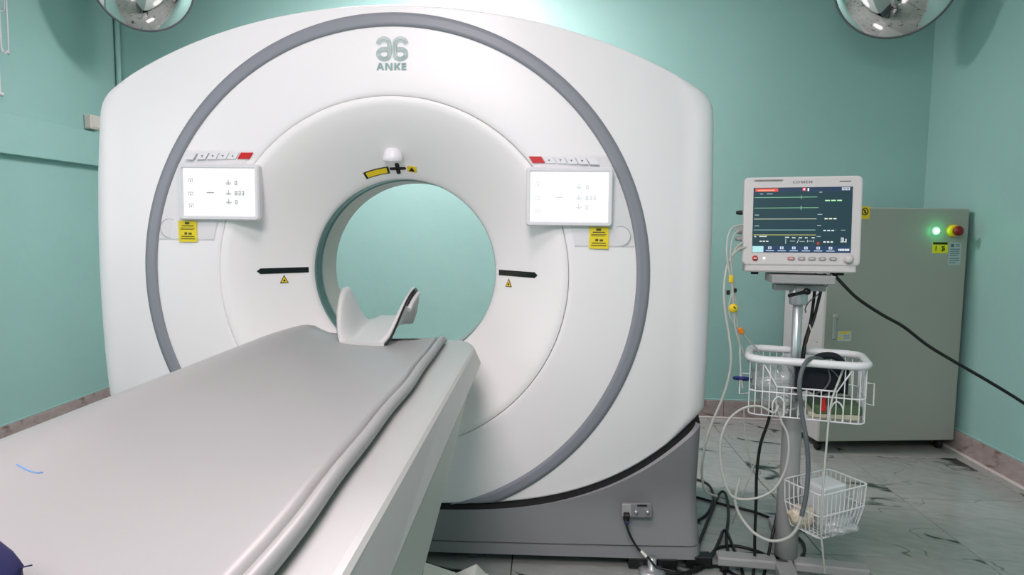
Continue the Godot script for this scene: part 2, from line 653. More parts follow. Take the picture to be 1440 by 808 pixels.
func build_gantry():
	var g := thing("ct_scanner", "large white ring-shaped scanner with grey accent ring and round bore", "scanner", at(Vector3(-0.547, 0, -2.42)))
	var o := outline()
	var c := Vector2(0, YC)
	# front cover
	var rows := []
	var ks := []
	for i in 5:
		var a: float = PI / 2 * i / 4.0
		ks.append(Vector2(0.6335 + 0.020 * (1 - cos(a)), -0.006 * (1 - sin(a))))
	var nface := 12
	var nround := 7
	var count: int = 1 + ks.size() + nface + nround
	for k in count:
		var row := []
		for p in o:
			var d: Vector2 = p - c
			var length := d.length()
			var u := d / length
			var w: float = clampf((absf(p.x) - 1.02) / 0.135, 0, 1)
			if p.y < strip_y(p.x) + 0.002 and absf(p.x) < HW - 0.001:
				w *= 0.6
			var ea: float = lerpf(0.014, 0.11, w)
			var eb: float = lerpf(0.016, 0.085, w)
			var r: float
			var z: float
			if k == 0:
				r = 0.6335
				z = -0.05
			elif k <= ks.size():
				r = ks[k - 1].x
				z = ks[k - 1].y
			elif k <= ks.size() + nface:
				var s: float = float(k - ks.size()) / nface
				r = lerpf(0.654, length - ea, s)
				z = zf(r)
			else:
				var a: float = PI / 2 * float(k - ks.size() - nface) / nround
				r = length - ea + ea * sin(a)
				z = zf(length - ea) - eb * (1 - cos(a))
			row.append(Vector3(u.x * r, YC + u.y * r, z))
		rows.append(row)
	var st := mb()
	grid(st, rows, true, false, 0)
	obj("front_cover", st, M.shell, g)
	# side shell and rear cover
	st = mb()
	var last: Array = rows[rows.size() - 1]
	var r1 := []
	var r2 := []
	var r3 := []
	for p in last:
		r1.append(Vector3(p.x, p.y, p.z - 0.003))
		r2.append(Vector3(p.x, p.y, -0.86))
		r3.append(Vector3(p.x * 0.96, YC + (p.y - YC) * 0.96, -0.92))
	grid(st, [last, r1, r2, r3], true, false, 0)
	obj("side_shell", st, M.shell, g)
	st = mb()
	var rear := [r3]
	for q in [[0.63, -0.95], [0.60, -0.94], [0.52, -0.80], [0.45, -0.66], [0.39, -0.55], [0.362, -0.51], [0.357, -0.50]]:
		var row := []
		for p in last:
			var u := (Vector2(p.x, p.y) - c).normalized()
			row.append(Vector3(u.x * q[0], YC + u.y * q[0], q[1]))
		rear.append(row)
	grid(st, rear, true, false, 0)
	obj("rear_cover", st, M.shell, g)
	# funnel, scan window and bore liner
	var ax := Transform3D(Basis(Vector3.RIGHT, Vector3(0, 0, 1), Vector3(0, -1, 0)), Vector3(0, YC, 0))
	st = mb()
	lathe(st, FUNNEL, 128, ax)
	obj("funnel_cover", st, M.funnel, g)
	st = mb()
	lathe(st, [Vector2(0.66, -0.012), Vector2(0.62, -0.012)], 128, ax)
	obj("seam", st, M.seam, g)
	st = mb()
	lathe(st, [Vector2(0.357, -0.222), Vector2(0.3555, -0.226), Vector2(0.3555, -0.236), Vector2(0.358, -0.238)], 128, ax)
	lathe(st, [Vector2(0.358, -0.304), Vector2(0.3555, -0.306), Vector2(0.3555, -0.314), Vector2(0.358, -0.316)], 128, ax)
	obj("window_rim", st, M.window_rim, g)
	st = mb()
	lathe(st, [Vector2(0.358, -0.236), Vector2(0.358, -0.306)], 128, ax)
	obj("scan_window", st, M.window, g)
	st = mb()
	lathe(st, [Vector2(0.358, -0.314), Vector2(0.357, -0.50)], 128, ax)
	obj("bore_liner", st, M.liner, g)
	# grey accent ring
	st = mb()
	rows = []
	var nr := 200
	var th := []
	for i in nr + 1:
		th.append(lerpf(-PI / 2 + 0.245, PI * 1.5 - 0.245, float(i) / nr))
	for k in 6:
		var row := []
		for a in th:
			var u := Vector2(cos(a), sin(a))
			var rmax := 0.921
			while YC + u.y * rmax < strip_y(u.x * rmax) + 0.003:
				rmax -= 0.002
			rmax = maxf(rmax, 0.873)
			var r: float = [0.872, 0.872, lerpf(0.872, rmax, 0.33), lerpf(0.872, rmax, 0.66), rmax, rmax][k]
			var z: float = zf(r) + (0.0035 if k > 0 and k < 5 else -0.002)
			row.append(Vector3(u.x * r, YC + u.y * r, z))
		rows.append(row)
	grid(st, rows, false, false, 0)
	obj("accent_ring", st, M.ring, g)
	# grey base, dark gap above it and skirt below
	base_band(g, "base", M.base_grey, 0.088, -1.0, 0.0, 10)
	base_band(g, "skirt", M.base_grey, 0.045, 0.084, 0.005, 2)
	gap_strip(g)
	st = mb()
	rbox(st, Vector3(2.15, 0.80, 0.05), at(Vector3(0, 0.055, -0.46), Vector3(PI / 2, 0, 0)), 0.005)
	obj("floor_plate", st, M.black, g)
	for p in [Vector3(0.951, 0.004, 0.000) * Vector3(1, 0, 1) + Vector3(0, 0, 0.02), Vector3(-0.93, 0, -0.06), Vector3(0.93, 0, -0.75), Vector3(-0.93, 0, -0.75)]:
		st = mb()
		lathe(st, [Vector2(0, 0), Vector2(0.05, 0), Vector2(0.05, 0.012), Vector2(0.035, 0.02), Vector2(0.016, 0.022), Vector2(0.016, 0.06), Vector2(0, 0.06)], 20, at(p))
		obj("levelling_foot", st, M.alu, g)
	for q in [[Vector3(0.911, 0.028, -0.020), 0.085, 0.036], [Vector3(1.008, 0.026, -0.020), 0.072, 0.040], [Vector3(1.126, 0.036, -0.030), 0.095, 0.036]]:
		st = mb()
		rbox(st, Vector3(q[1], q[2], 0.05), at(q[0]), 0.003)
		obj("foot_bracket", st, M.black, g)
	# control panels, one on each side
	for side in [-1, 1]:
		control_panel(g, side)
	# laser windows beside the bore
	for side in [-1, 1]:
		st = mb()
		rows = []
		var nn := 14
		for i in nn + 1:
			var s := float(i) / nn
			var r := lerpf(0.372, 0.522, s)
			var t := on_funnel(Vector3(side * r, YC + 0.004, 0), 0.0018)
			var hw: float = 0.0105 * sqrt(maxf(0.0, 1.0 - pow(maxf(0.0, (s - 0.93) / 0.07), 2.0)))
			var row := []
			for f in [-1.0, -0.5, 0.5, 1.0]:
				row.append(t.origin + Vector3(0, hw * f, 0))
			rows.append(row)
		grid(st, rows, false, false, 0)
		obj("laser_window", st, M.black_gloss, g)
	warning_triangle(g, on_funnel(Vector3(-0.444, 1.038, -0.115), 0.001), -1)
	warning_triangle(g, on_funnel(Vector3(0.412, 1.034, -0.125), 0.001), 1)
	# curved yellow label, laser cross and small label over the bore
	curved_label(g, 0.392, Vector3(-0.148, 1.448, -0.185), Vector3(-0.049, 1.462, -0.185), 0.030, M.ink, 0.001)
	curved_label(g, 0.392, Vector3(-0.139, 1.448, -0.185), Vector3(-0.057, 1.462, -0.185), 0.022, M.yellow, 0.002)
	var tc := on_funnel(Vector3(-0.015, 1.462, -0.185), 0.001)
	st = mb()
	rbox(st, Vector3(0.064, 0.013, 0.002), tc, 0.0008, 0.006)
	rbox(st, Vector3(0.016, 0.052, 0.002), tc, 0.0008, 0.006)
	obj("laser_cross", st, M.ink, g)
	st = mb()
	plate(st, 0.036, 0.027, 0.0012, on_funnel(Vector3(0.039, 1.460, -0.185), 0.0008))
	var wl := obj("warning_label", st, M.yellow, g)
	st = mb()
	prism(st, [Vector2(-0.012, -0.009), Vector2(0.012, -0.009), Vector2(0, 0.010)], 0.002, 0.0028, on_funnel(Vector3(0.039, 1.460, -0.185), 0.0004))
	obj("symbol", st, M.ink, wl)
	# small white observation dome
	st = mb()
	lathe(st, [Vector2(0, 0), Vector2(0.034, 0), Vector2(0.038, 0.004), Vector2(0.036, 0.018), Vector2(0.030, 0.036), Vector2(0.018, 0.047), Vector2(0, 0.050)], 28, at(Vector3(-0.022, 1.484, -0.125), Vector3(0.12, 0, 0)))
	obj("camera_dome", st, M.button, g)
	# emblem of lined strokes and lettering
	emblem(g)
	text("lettering", "ANKE", 0.0235, M.mark_teal, g, at(Vector3(0.003, 1.799, 0.001), Vector3.ZERO), true, 1.25)
	# socket plate low on the base
	st = mb()
	rbox(st, Vector3(0.112, 0.054, 0.012), at(Vector3(0.895, 0.222, -0.012), Vector3(0, 0.06, 0)), 0.003, 0.006)
	var sp := obj("socket_plate", st, M.base_grey, g)
	st = mb()
	rbox(st, Vector3(0.034, 0.048, 0.006), at(Vector3(0.858, 0.223, -0.005), Vector3(0, 0.06, 0)), 0.002)
	obj("socket_cover", st, M.grey_plastic, sp)
	for q in [Vector3(0.892, 0.219, -0.010), Vector3(0.934, 0.219, -0.012)]:
		st = mb()
		lathe(st, [Vector2(0, 0.014), Vector2(0.006, 0.014), Vector2(0.007, 0.010), Vector2(0.007, 0)], 14, Transform3D(ax.basis, q))
		obj("socket_knob", st, M.alu, sp)
	st = mb()
	plate(st, 0.036, 0.007, 0.001, at(Vector3(0.914, 0.242, -0.006), Vector3(0, 0.06, 0)))
	obj("name_strip", st, M.ink, sp)

const HB := 1.135

func base_z(dx: float, y: float) -> float:
	var z := 0.55 * zf(Vector2(dx, maxf(y, 0.22) - YC).length()) * smoothstep(0.0, 0.30, y)
	var t := maxf(0.0, (absf(dx) - (HB - 0.04)) / 0.04)
	return z - 0.04 * (1.0 - sqrt(maxf(0.0, 1.0 - t * t)))

func base_top(dx: float) -> float:
	return strip_y(dx) - 0.018 - 0.004 * smoothstep(0.5, 1.1, absf(dx))

func base_band(g: Node, called: String, m: Material, y0: float, y1: float, dz: float, ny: int):
	var n := 120
	var rows := []
	for i in n + 1:
		var dx := -HB * cos(PI * i / n)
		var yb := base_top(dx) if y1 < 0.0 else y1
		var row := []
		for j in ny + 1:
			var y := lerpf(y0, yb, float(j) / ny)
			row.append(Vector3(dx, y, base_z(dx, y) + dz))
		rows.append(row)
	var ea := []
	var eb := []
	for p in rows[0]:
		ea.append(Vector3(p.x, p.y, -0.88))
	for p in rows[n]:
		eb.append(Vector3(p.x, p.y, -0.88))
	var all := [ea]
	all.append_array(rows)
	all.append(eb)
	var st := mb()
	grid(st, all, false, false, 0)
	# underside and upper lip give the band its thickness
	for j in [0, ny]:
		var f := []
		var b := []
		for r in all:
			f.append(r[j])
			b.append(Vector3(r[j].x * 0.985, r[j].y, minf(r[j].z, -0.02) - (0.006 if j == ny else 0.06)))
		grid(st, [f, b], false, false, -1)
	obj(called, st, m, g)

func gap_strip(g: Node):
	var n := 120
	var rows := []
	for i in n + 1:
		var dx := -HB * cos(PI * i / n)
		var yt := base_top(dx)
		var s := strip_y(dx)
		var zb := base_z(dx, yt)
		var r := Vector2(dx, s - YC).length()
		var t := clampf((absf(dx) - (HW - 0.08)) / 0.08, 0, 1)
		var zface := zf(r) - 0.05 * (1.0 - sqrt(maxf(0.0, 1.0 - t * t)))
		rows.append([Vector3(dx, yt - 0.012, zb - 0.008), Vector3(dx, yt, zb - 0.004), Vector3(dx, lerpf(yt, s, 0.5), minf(lerpf(zb, zface, 0.6), zb - 0.010)), Vector3(dx, s + 0.012, zface - 0.030)])
	var st := mb()
	grid(st, rows, false, false, 0)
	obj("gap_strip", st, M.rubber_black, g)

func warning_triangle(g: Node, t: Transform3D, side: int):
	# keep the sign upright on the funnel wall
	var up := Vector3.UP
	var n := t.basis.z
	var x := up.cross(n).normalized()
	up = n.cross(x)
	var b := Transform3D(Basis(x, up, n), t.origin)
	var st := mb()
	prism(st, [Vector2(-0.017, -0.014), Vector2(0.017, -0.014), Vector2(0, 0.017)], 0, 0.001, b)
	var o := obj("warning_triangle", st, M.ink, g)
	st = mb()
	prism(st, [Vector2(-0.0125, -0.0115), Vector2(0.0125, -0.0115), Vector2(0, 0.0115)], 0.001, 0.0016, b)
	obj("yellow_field", st, M.yellow, o)
	st = mb()
	lathe(st, [Vector2(0.0042, 0), Vector2(0.0042, 0.0006), Vector2(0, 0.0006)], 8, b * Transform3D(Basis(Vector3.RIGHT, Vector3(0, 0, 1), Vector3(0, -1, 0)), Vector3(0, -0.004, 0.0016)))
	obj("symbol", st, M.ink, o)

func curved_label(g: Node, r: float, a: Vector3, b: Vector3, w: float, m: Material, lift: float):
	var t0 := atan2(a.y - YC, a.x)
	var t1 := atan2(b.y - YC, b.x)
	var st := mb()
	var rows := []
	for i in 11:
		var t := lerpf(t0, t1, i / 10.0)
		var row := []
		for f in [-0.5, 0.5]:
			var rad: float = r + f * w * 0.8
			var q := on_funnel(Vector3(cos(t) * rad, YC + sin(t) * rad, 0), lift)
			row.append(q.origin)
		rows.append(row)
	grid(st, rows, false, false, 0)
	obj("caution_label", st, m, g)

func emblem(g: Node):
	var w := 0.0535
	var c: Vector3 = Vector3(0.004, 1.853, -0.003)
	var half := [Vector3(0.93, 0.44, 0), Vector3(0.82, 0.66, 0), Vector3(0.52, 0.76, 0), Vector3(0.24, 0.62, 0), Vector3(0.17, 0.30, 0), Vector3(0.17, -0.10, 0), Vector3(0.26, -0.42, 0), Vector3(0.55, -0.53, 0), Vector3(0.86, -0.36, 0), Vector3(0.88, -0.06, 0), Vector3(0.62, 0.10, 0), Vector3(0.30, 0.08, 0)]
	var base := curve(half, 7)
	for side in [-1, 1]:
		var st := mb()
		for k in 4:
			var off := (k - 1.5) * 0.082
			var l := []
			for i in base.size():
				var d: Vector3 = (base[mini(i + 1, base.size() - 1)] - base[maxi(i - 1, 0)]).normalized()
				l.append([base[i] + Vector3(-d.y, d.x, 0) * (off - 0.019), base[i] + Vector3(-d.y, d.x, 0) * (off + 0.019)])
			var rows := []
			for q in l:
				rows.append([c + Vector3(q[0].x * side * w, q[0].y * w, 0.001), c + Vector3(q[1].x * side * w, q[1].y * w, 0.001)])
			grid(st, rows, false, false, 0)
		obj("emblem", st, M.mark_teal, g)

func control_panel(g: Node, side: int):
	var hl: bool = side < 0
	var tl: Vector3 = Vector3(-0.765, 1.459, 0.028) if hl else Vector3(0.477, 1.455, 0.028)
	var br: Vector3 = Vector3(-0.471, 1.259, 0.028) if hl else Vector3(0.779, 1.251, 0.028)
	# plate between the seam and the accent ring
	var y0: float = (Vector3(-0.785, 1.174, 0.000)).y if hl else (Vector3(0.756, 1.167, 0.000)).y
	var y1: float = (Vector3(-0.591, 1.519, 0.000)).y if hl else (Vector3(0.600, 1.510, 0.000)).y
	var st := mb()
	var rows := []
	for i in 21:
		var y := lerpf(y0, y1, i / 20.0)
		var xa := sqrt(0.660 * 0.660 - pow(y - YC, 2))
		if y - YC > 0.40:
			xa = maxf(xa - (y - YC - 0.40) * 0.0, 0.50)
		var xb := sqrt(0.870 * 0.870 - pow(y - YC, 2))
		var row := []
		for j in 7:
			var x := lerpf(xa, xb, j / 6.0)
			row.append(Vector3(side * x, y, zf(Vector2(x, y - YC).length()) + (-0.004 if i == 0 or i == 20 else 0.0022)))
		rows.append(row)
	grid(st, rows, false, false, -1)
	var p := obj("control_plate", st, M.panel, g)
	# screen housing
	var w := br.x - tl.x
	var h := tl.y - br.y
	var mid := Vector3((tl.x + br.x) / 2, (tl.y + br.y) / 2, 0.0)
	var t := at(mid)
	var o1 := rr(w, h, 0.012, 4)
	var o2 := rr(w - 0.008, h - 0.008, 0.010, 4)
	var i1 := rr(w - 0.026, h - 0.026, 0.004, 4)
	var i2 := rr(w - 0.030, h - 0.032, 0.003, 4)
	st = mb()
	loft(st, [loop_at(o2, -0.016, t), loop_at(o1, -0.010, t), loop_at(o1, 0.018, t), loop_at(o2, 0.024, t), loop_at(i1, 0.024, t), loop_at(i2, 0.012, t)], -1, false)
	cap(st, loop_at(o2, -0.016, t), true)
	var ho := obj("screen_housing", st, M.housing, g)
	st = mb()
	plate(st, w - 0.030, h - 0.032, 0.002, at(mid + Vector3(0, 0, 0.010)))
	obj("screen", st, screen_mat(hl), ho)
	# buttons in a slanted row
	var xs := [345.5, 328, 314, 300, 285, 268] if hl else [755, 772, 788, 803.5, 818.5, 834]
	for i in 6:
		var px: float = xs[i]
		var k := (px - (270.0 if hl else 755.0)) / 85.0
		var pos: Vector3
		if hl:
			pos = (Vector3(-0.720, 1.485, 0.003)).lerp(Vector3(-0.500, 1.489, 0.003), k)
		else:
			pos = (Vector3(0.514, 1.481, 0.003)).lerp(Vector3(0.724, 1.476, 0.003), k)
		var bw: float = 0.043 if i == 0 else 0.033
		var sh: float = 0.007 * (1 if hl else -1)
		st = mb()
		var hh := 0.011
		prism(st, [Vector2(-bw / 2 - sh, -hh), Vector2(bw / 2 - sh, -hh), Vector2(bw / 2 + sh, hh), Vector2(-bw / 2 + sh, hh)], -0.006, 0.003, at(pos))
		var b := obj("emergency_button" if i == 0 else "button", st, M.red if i == 0 else M.button, g)
		if i > 0 and i < 5:
			st = mb()
			if i % 2 == 1:
				prism(st, [Vector2(-0.004, -0.003), Vector2(0.004, -0.003), Vector2(0.0, 0.004)], 0.003, 0.0036, at(pos, Vector3(0, 0, PI if i == 3 else 0.0)))
			else:
				rbox(st, Vector3(0.008, 0.0025, 0.0008), at(pos + Vector3(0, 0.002, 0.0034)), 0.0002)
				rbox(st, Vector3(0.0025, 0.005, 0.0008), at(pos + Vector3(0, -0.002, 0.0034)), 0.0002)
			obj("symbol", st, M.ink_grey, b)
	# yellow label and round speaker below the screen
	st = mb()
	var lp: Vector3 = Vector3(-0.744, 1.218, 0.002) if hl else Vector3(0.735, 1.211, 0.002)
	plate(st, 0.068, 0.076, 0.001, at(lp))
	obj("warning_label", st, M.label_yellow, g)
	var cp: Vector3 = Vector3(-0.817, 1.228, 0.000) if hl else Vector3(0.812, 1.218, 0.000)
	cp.z = zf(Vector2(cp.x, cp.y - YC).length()) + 0.002
	var ax := Transform3D(Basis(Vector3.RIGHT, Vector3(0, 0, 1), Vector3(0, -1, 0)), cp)
	st = mb()
	lathe(st, [Vector2(0.0332, -0.001), Vector2(0.0330, 0.0010), Vector2(0, 0.0010)], 36, ax, -1)
	var sp := obj("speaker_cover", st, M.panel, g)
	st = mb()
	lathe(st, [Vector2(0.0355, -0.002), Vector2(0.0355, 0.0013), Vector2(0.0338, 0.0013), Vector2(0.0338, -0.002)], 36, ax, -1)
	obj("speaker_rim", st, M.seam, sp)
	st = mb()
	lathe(st, [Vector2(0.018, 0.0008), Vector2(0.018, 0.0015), Vector2(0.0165, 0.0015), Vector2(0.0165, 0.0008)], 28, ax, -1)
	obj("speaker_ring", st, M.panel, sp)

const DIGITS := {"0": ["111", "101", "101", "101", "111"], "8": ["111", "101", "111", "101", "111"], "3": ["111", "001", "111", "001", "111"]}

func draw_digits(img: Image, s: String, x: int, y: int, k: int, c: Color):
	for ch in s:
		var rows: Array = DIGITS[ch]
		for j in 5:
			for i in 3:
				if rows[j][i] == "1":
					img.fill_rect(Rect2i(x + i * k, y + j * k, k, k), c)
		x += 4 * k

func screen_mat(left: bool) -> StandardMaterial3D:
	var img := Image.create(256, 168, false, Image.FORMAT_RGB8)
	img.fill(Color(1, 1, 1))
	var ink := Color(0.62, 0.63, 0.65) if left else Color(0.84, 0.85, 0.86)
	for y in [36, 84, 126]:
		img.fill_rect(Rect2i(18, y, 16, 2), ink)
		img.fill_rect(Rect2i(18, y, 2, 14), ink)
		img.fill_rect(Rect2i(32, y, 2, 14), ink)
		img.fill_rect(Rect2i(24, y + 5, 4, 8), ink)
	img.fill_rect(Rect2i(14, 22, 228, 1), Color(0.9, 0.9, 0.91))
	img.fill_rect(Rect2i(82, 84, 26, 4), ink)
	for y in [44, 80, 112]:
		img.fill_rect(Rect2i(150, y + 6, 20, 3), ink)
		img.fill_rect(Rect2i(158, y - 4, 3, 16), ink)
		img.fill_rect(Rect2i(152, y + 12, 16, 2), ink)
	draw_digits(img, "0", 182, 44, 3, ink)
	draw_digits(img, "833", 182, 80, 3, ink)
	draw_digits(img, "0", 182, 112, 3, ink)
	var m := mat(Color(0.05, 0.05, 0.05), 0.3)
	m.emission_enabled = true
	m.emission = Color(0, 0, 0)
	m.emission_texture = ImageTexture.create_from_image(img)
	m.emission_operator = BaseMaterial3D.EMISSION_OP_ADD
	m.emission_energy_multiplier = 1.05
	return m

# ------------------------------------------------------------------ patient couch
func build_table():
	var X0 := -0.547
	var t := thing("patient_couch", "long grey patient couch leading into the scanner bore", "couch", at(Vector3(X0, 0, -1.1)))
	var z0 := 1.1
	# tabletop
	var st := mb()
	var loops := []
	for q in [[-2.425, 0.84, 0.0], [-2.40, 0.90, 0.0], [-2.345, 0.965, 0.0], [-2.29, 1.0, 0.0], [-1.6, 1.005, -0.012], [-0.9, 1.01, -0.024], [0.25, 1.015, -0.04]]:
		var s: float = q[1]
		var lo: float = q[2]
		var pr := [Vector2(-0.30, 0.835), Vector2(0.0, 0.838), Vector2(0.298, 0.837), Vector2(0.308, 0.835), Vector2(0.314, 0.829), Vector2(0.334, 0.785 + lo), Vector2(0.330, 0.772 + lo), Vector2(0.315, 0.762 + lo), Vector2(-0.315, 0.762 + lo), Vector2(-0.334, 0.785 + lo), Vector2(-0.314, 0.829)]
		var l := []
		for p in pr:
			l.append(Vector3(p.x * s, p.y, q[0] + z0))
		loops.append(l)
	loft(st, loops, -1)
	obj("table_top", st, M.table, t)
	# tapered carriage housing under the top
	st = mb()
	var zy := [[-2.24, 0.760], [-2.1, 0.742], [-1.8, 0.672], [-1.5, 0.602], [-1.3, 0.568], [-0.9, 0.50], [0.2, 0.36]]
	loops = []
	for q in zy:
		var l := []
		for p in [[-0.315, 0.775], [0.315, 0.775], [0.318, 0.765], [0.318, q[1] + 0.012], [0.308, q[1]], [-0.308, q[1]], [-0.318, q[1] + 0.012], [-0.318, 0.765]]:
			l.append(Vector3(p[0], minf(p[1], 0.775), q[0] + z0))
		loops.append(l)
	loft(st, loops, -1)
	obj("carriage_housing", st, M.table_body, t)
	st = mb()
	rbox(st, Vector3(0.46, 0.60, 0.9), at(Vector3(0, 0.33, -0.45 + z0)), 0.03, 0.03)
	obj("pedestal", st, M.table_body, t)
	st = mb()
	rbox(st, Vector3(0.60, 0.05, 1.3), at(Vector3(0, 0.025, -0.45 + z0)), 0.01, 0.02)
	obj("foot_plate", st, M.base_grey, t)
	# mattress with rolled rims
	var m := thing("mattress", "light grey vinyl couch mattress with rolled edge and blue pen mark", "mattress", at(Vector3(X0, 0.838, -1.1)))
	var prof := [Vector2(-0.330, 0.8425), Vector2(-0.343, 0.855), Vector2(-0.347, 0.872), Vector2(-0.341, 0.889), Vector2(-0.326, 0.899), Vector2(-0.300, 0.902), Vector2(-0.272, 0.899), Vector2(-0.245, 0.887), Vector2(-0.205, 0.872), Vector2(-0.15, 0.859), Vector2(-0.08, 0.851), Vector2(0.0, 0.8485), Vector2(0.08, 0.8515), Vector2(0.14, 0.8585), Vector2(0.175, 0.8645), Vector2(0.195, 0.8675), Vector2(0.206, 0.868), Vector2(0.2120, 0.8600), Vector2(0.2145, 0.8555), Vector2(0.2165, 0.8550), Vector2(0.2185, 0.8600), Vector2(0.2200, 0.8675), Vector2(0.224, 0.872), Vector2(0.231, 0.8735), Vector2(0.238, 0.870), Vector2(0.2415, 0.862), Vector2(0.2405, 0.852), Vector2(0.236, 0.845), Vector2(0.230, 0.8405), Vector2(0.0, 0.8400)]
	st = mb()
	loops = []
	var nz := 70
	for i in nz + 1:
		var z := lerpf(-2.345, 0.15, float(i) / nz)
		var e := clampf((z + 2.345) / 0.34, 0, 1)
		var sl := lerpf(0.83, 1.0, sqrt(1.0 - pow(1.0 - e, 2)))
		var e2 := clampf((z + 2.345) / 0.03, 0, 1)
		var flat := lerpf(0.55, 1.0, sqrt(1.0 - pow(1.0 - e2, 2)))
		var wob := 0.0022 * sin(z * 7.0 + 0.6) + 0.0016 * sin(z * 15.0 + 1.0) - 0.030 * clampf((-z - 0.9) / 1.45, 0, 1)
		var l := []
		for k in prof.size():
			var p: Vector2 = prof[k]
			var x := p.x
			if x < 0:
				x *= sl
			var side: float = clampf((x - 0.17) / 0.04, 0, 1)
			x += wob * side
			var y: float = 0.838 + (p.y - 0.838) * flat - 0.838
			l.append(Vector3(x, y, z + z0))
		loops.append(l)
	loft(st, loops, 0)
	obj("cushion", st, M.vinyl, m)
	st = mb()
	var mk := []
	for q in [Vector3(-0.787, 0.901, -0.960), Vector3(-0.769, 0.902, -0.957), Vector3(-0.757, 0.900, -0.959), Vector3(-0.752, 0.895, -0.966)]:
		var lx: float = q.x - X0
		var py := 0.9
		for k in prof.size() - 1:
			if prof[k].x <= lx and prof[k + 1].x > lx and prof[k].y > 0.86:
				py = lerpf(prof[k].y, prof[k + 1].y, (lx - prof[k].x) / (prof[k + 1].x - prof[k].x))
		mk.append(Vector3(lx, py - 0.838 + 0.0002, q.z + 1.1))
	tube(st, curve(mk, 5), 0.0016, 6)
	obj("pen_mark", st, M.blue_ink, m)
	# head holder
	var h := thing("head_holder", "pale scooped head holder with curved side wings at the couch end", "head holder", at(Vector3(-0.603, 0.862, -2.45)))
	st = mb()
	loops = []
	var edge_r := []
	var edge_l := []
	var nn := 26
	for i in nn + 1:
		var s := float(i) / nn
		var z := lerpf(-2.215, -2.72, s)
		var hz: float
		if s < 0.5:
			hz = 0.146 * sin(PI / 2 * s / 0.5)
		else:
			hz = 0.146 * (1.0 - 0.10 * smoothstep(0.5, 0.62, s) - 0.90 * smoothstep(0.57, 0.71, s))
		var y0 := 0.022 * smoothstep(0.0, 0.8, s)
		var half := lerpf(0.074, 0.122, pow(clampf(s / 0.45, 0, 1), 0.6)) if s < 0.6 else lerpf(0.122, 0.060, smoothstep(0.60, 0.85, s))
		var top := []
		var bot := []
		for k in 25:
			var u := lerpf(-1, 1, k / 24.0)
			var a := absf(u)
			var f := pow(smoothstep(0.40, 1.1, a) / smoothstep(0.40, 1.1, 1.0), 1.0)
			var p := Vector3(u * half, y0 + hz * f, z + 2.45)
			top.append(p)
			var thick := 0.013
			bot.append(p + Vector3(signf(u) * thick * clampf(f * 1.6 * hz / 0.14, 0, 1), -thick * (1.0 - 0.6 * clampf(f * hz / 0.14, 0, 1)), 0))
			if k == 24:
				edge_r.append(p + Vector3(0.0085, -0.006, 0.003))
			if k == 0:
				edge_l.append(p + Vector3(-0.006, -0.003, 0.004))
		bot.reverse()
		top.append_array(bot)
		loops.append(top)
	loft(st, loops, 0)
	obj("shell", st, M.holder, h)
	st = mb()
	tube(st, edge_r.slice(0, 15), 0.0042, 8)
	obj("foam_edge", st, M.black, h)
	st = mb()
	var pad := []
	for i in 6:
		var s := i / 5.0
		var p: Vector3 = edge_r[int(lerpf(8, 14, s))]
		pad.append(p + Vector3(0.002, -0.012, 0))
	tube(st, pad, 0.008, 8)
	obj("strap_pad", st, M.black, h)
	st = mb()
	pad = []
	for i in 6:
		var p: Vector3 = edge_r[int(lerpf(7, 13, i / 5.0))]
		pad.append(p + Vector3(0.013, -0.016, 0))
	tube(st, pad, 0.0085, 8)
	obj("outer_pad", st, M.holder, h)

# ------------------------------------------------------------------ rolling stand with baskets
const STAND := Vector3(0.893, 0, -2.44)
const STAND_YAW := -0.30

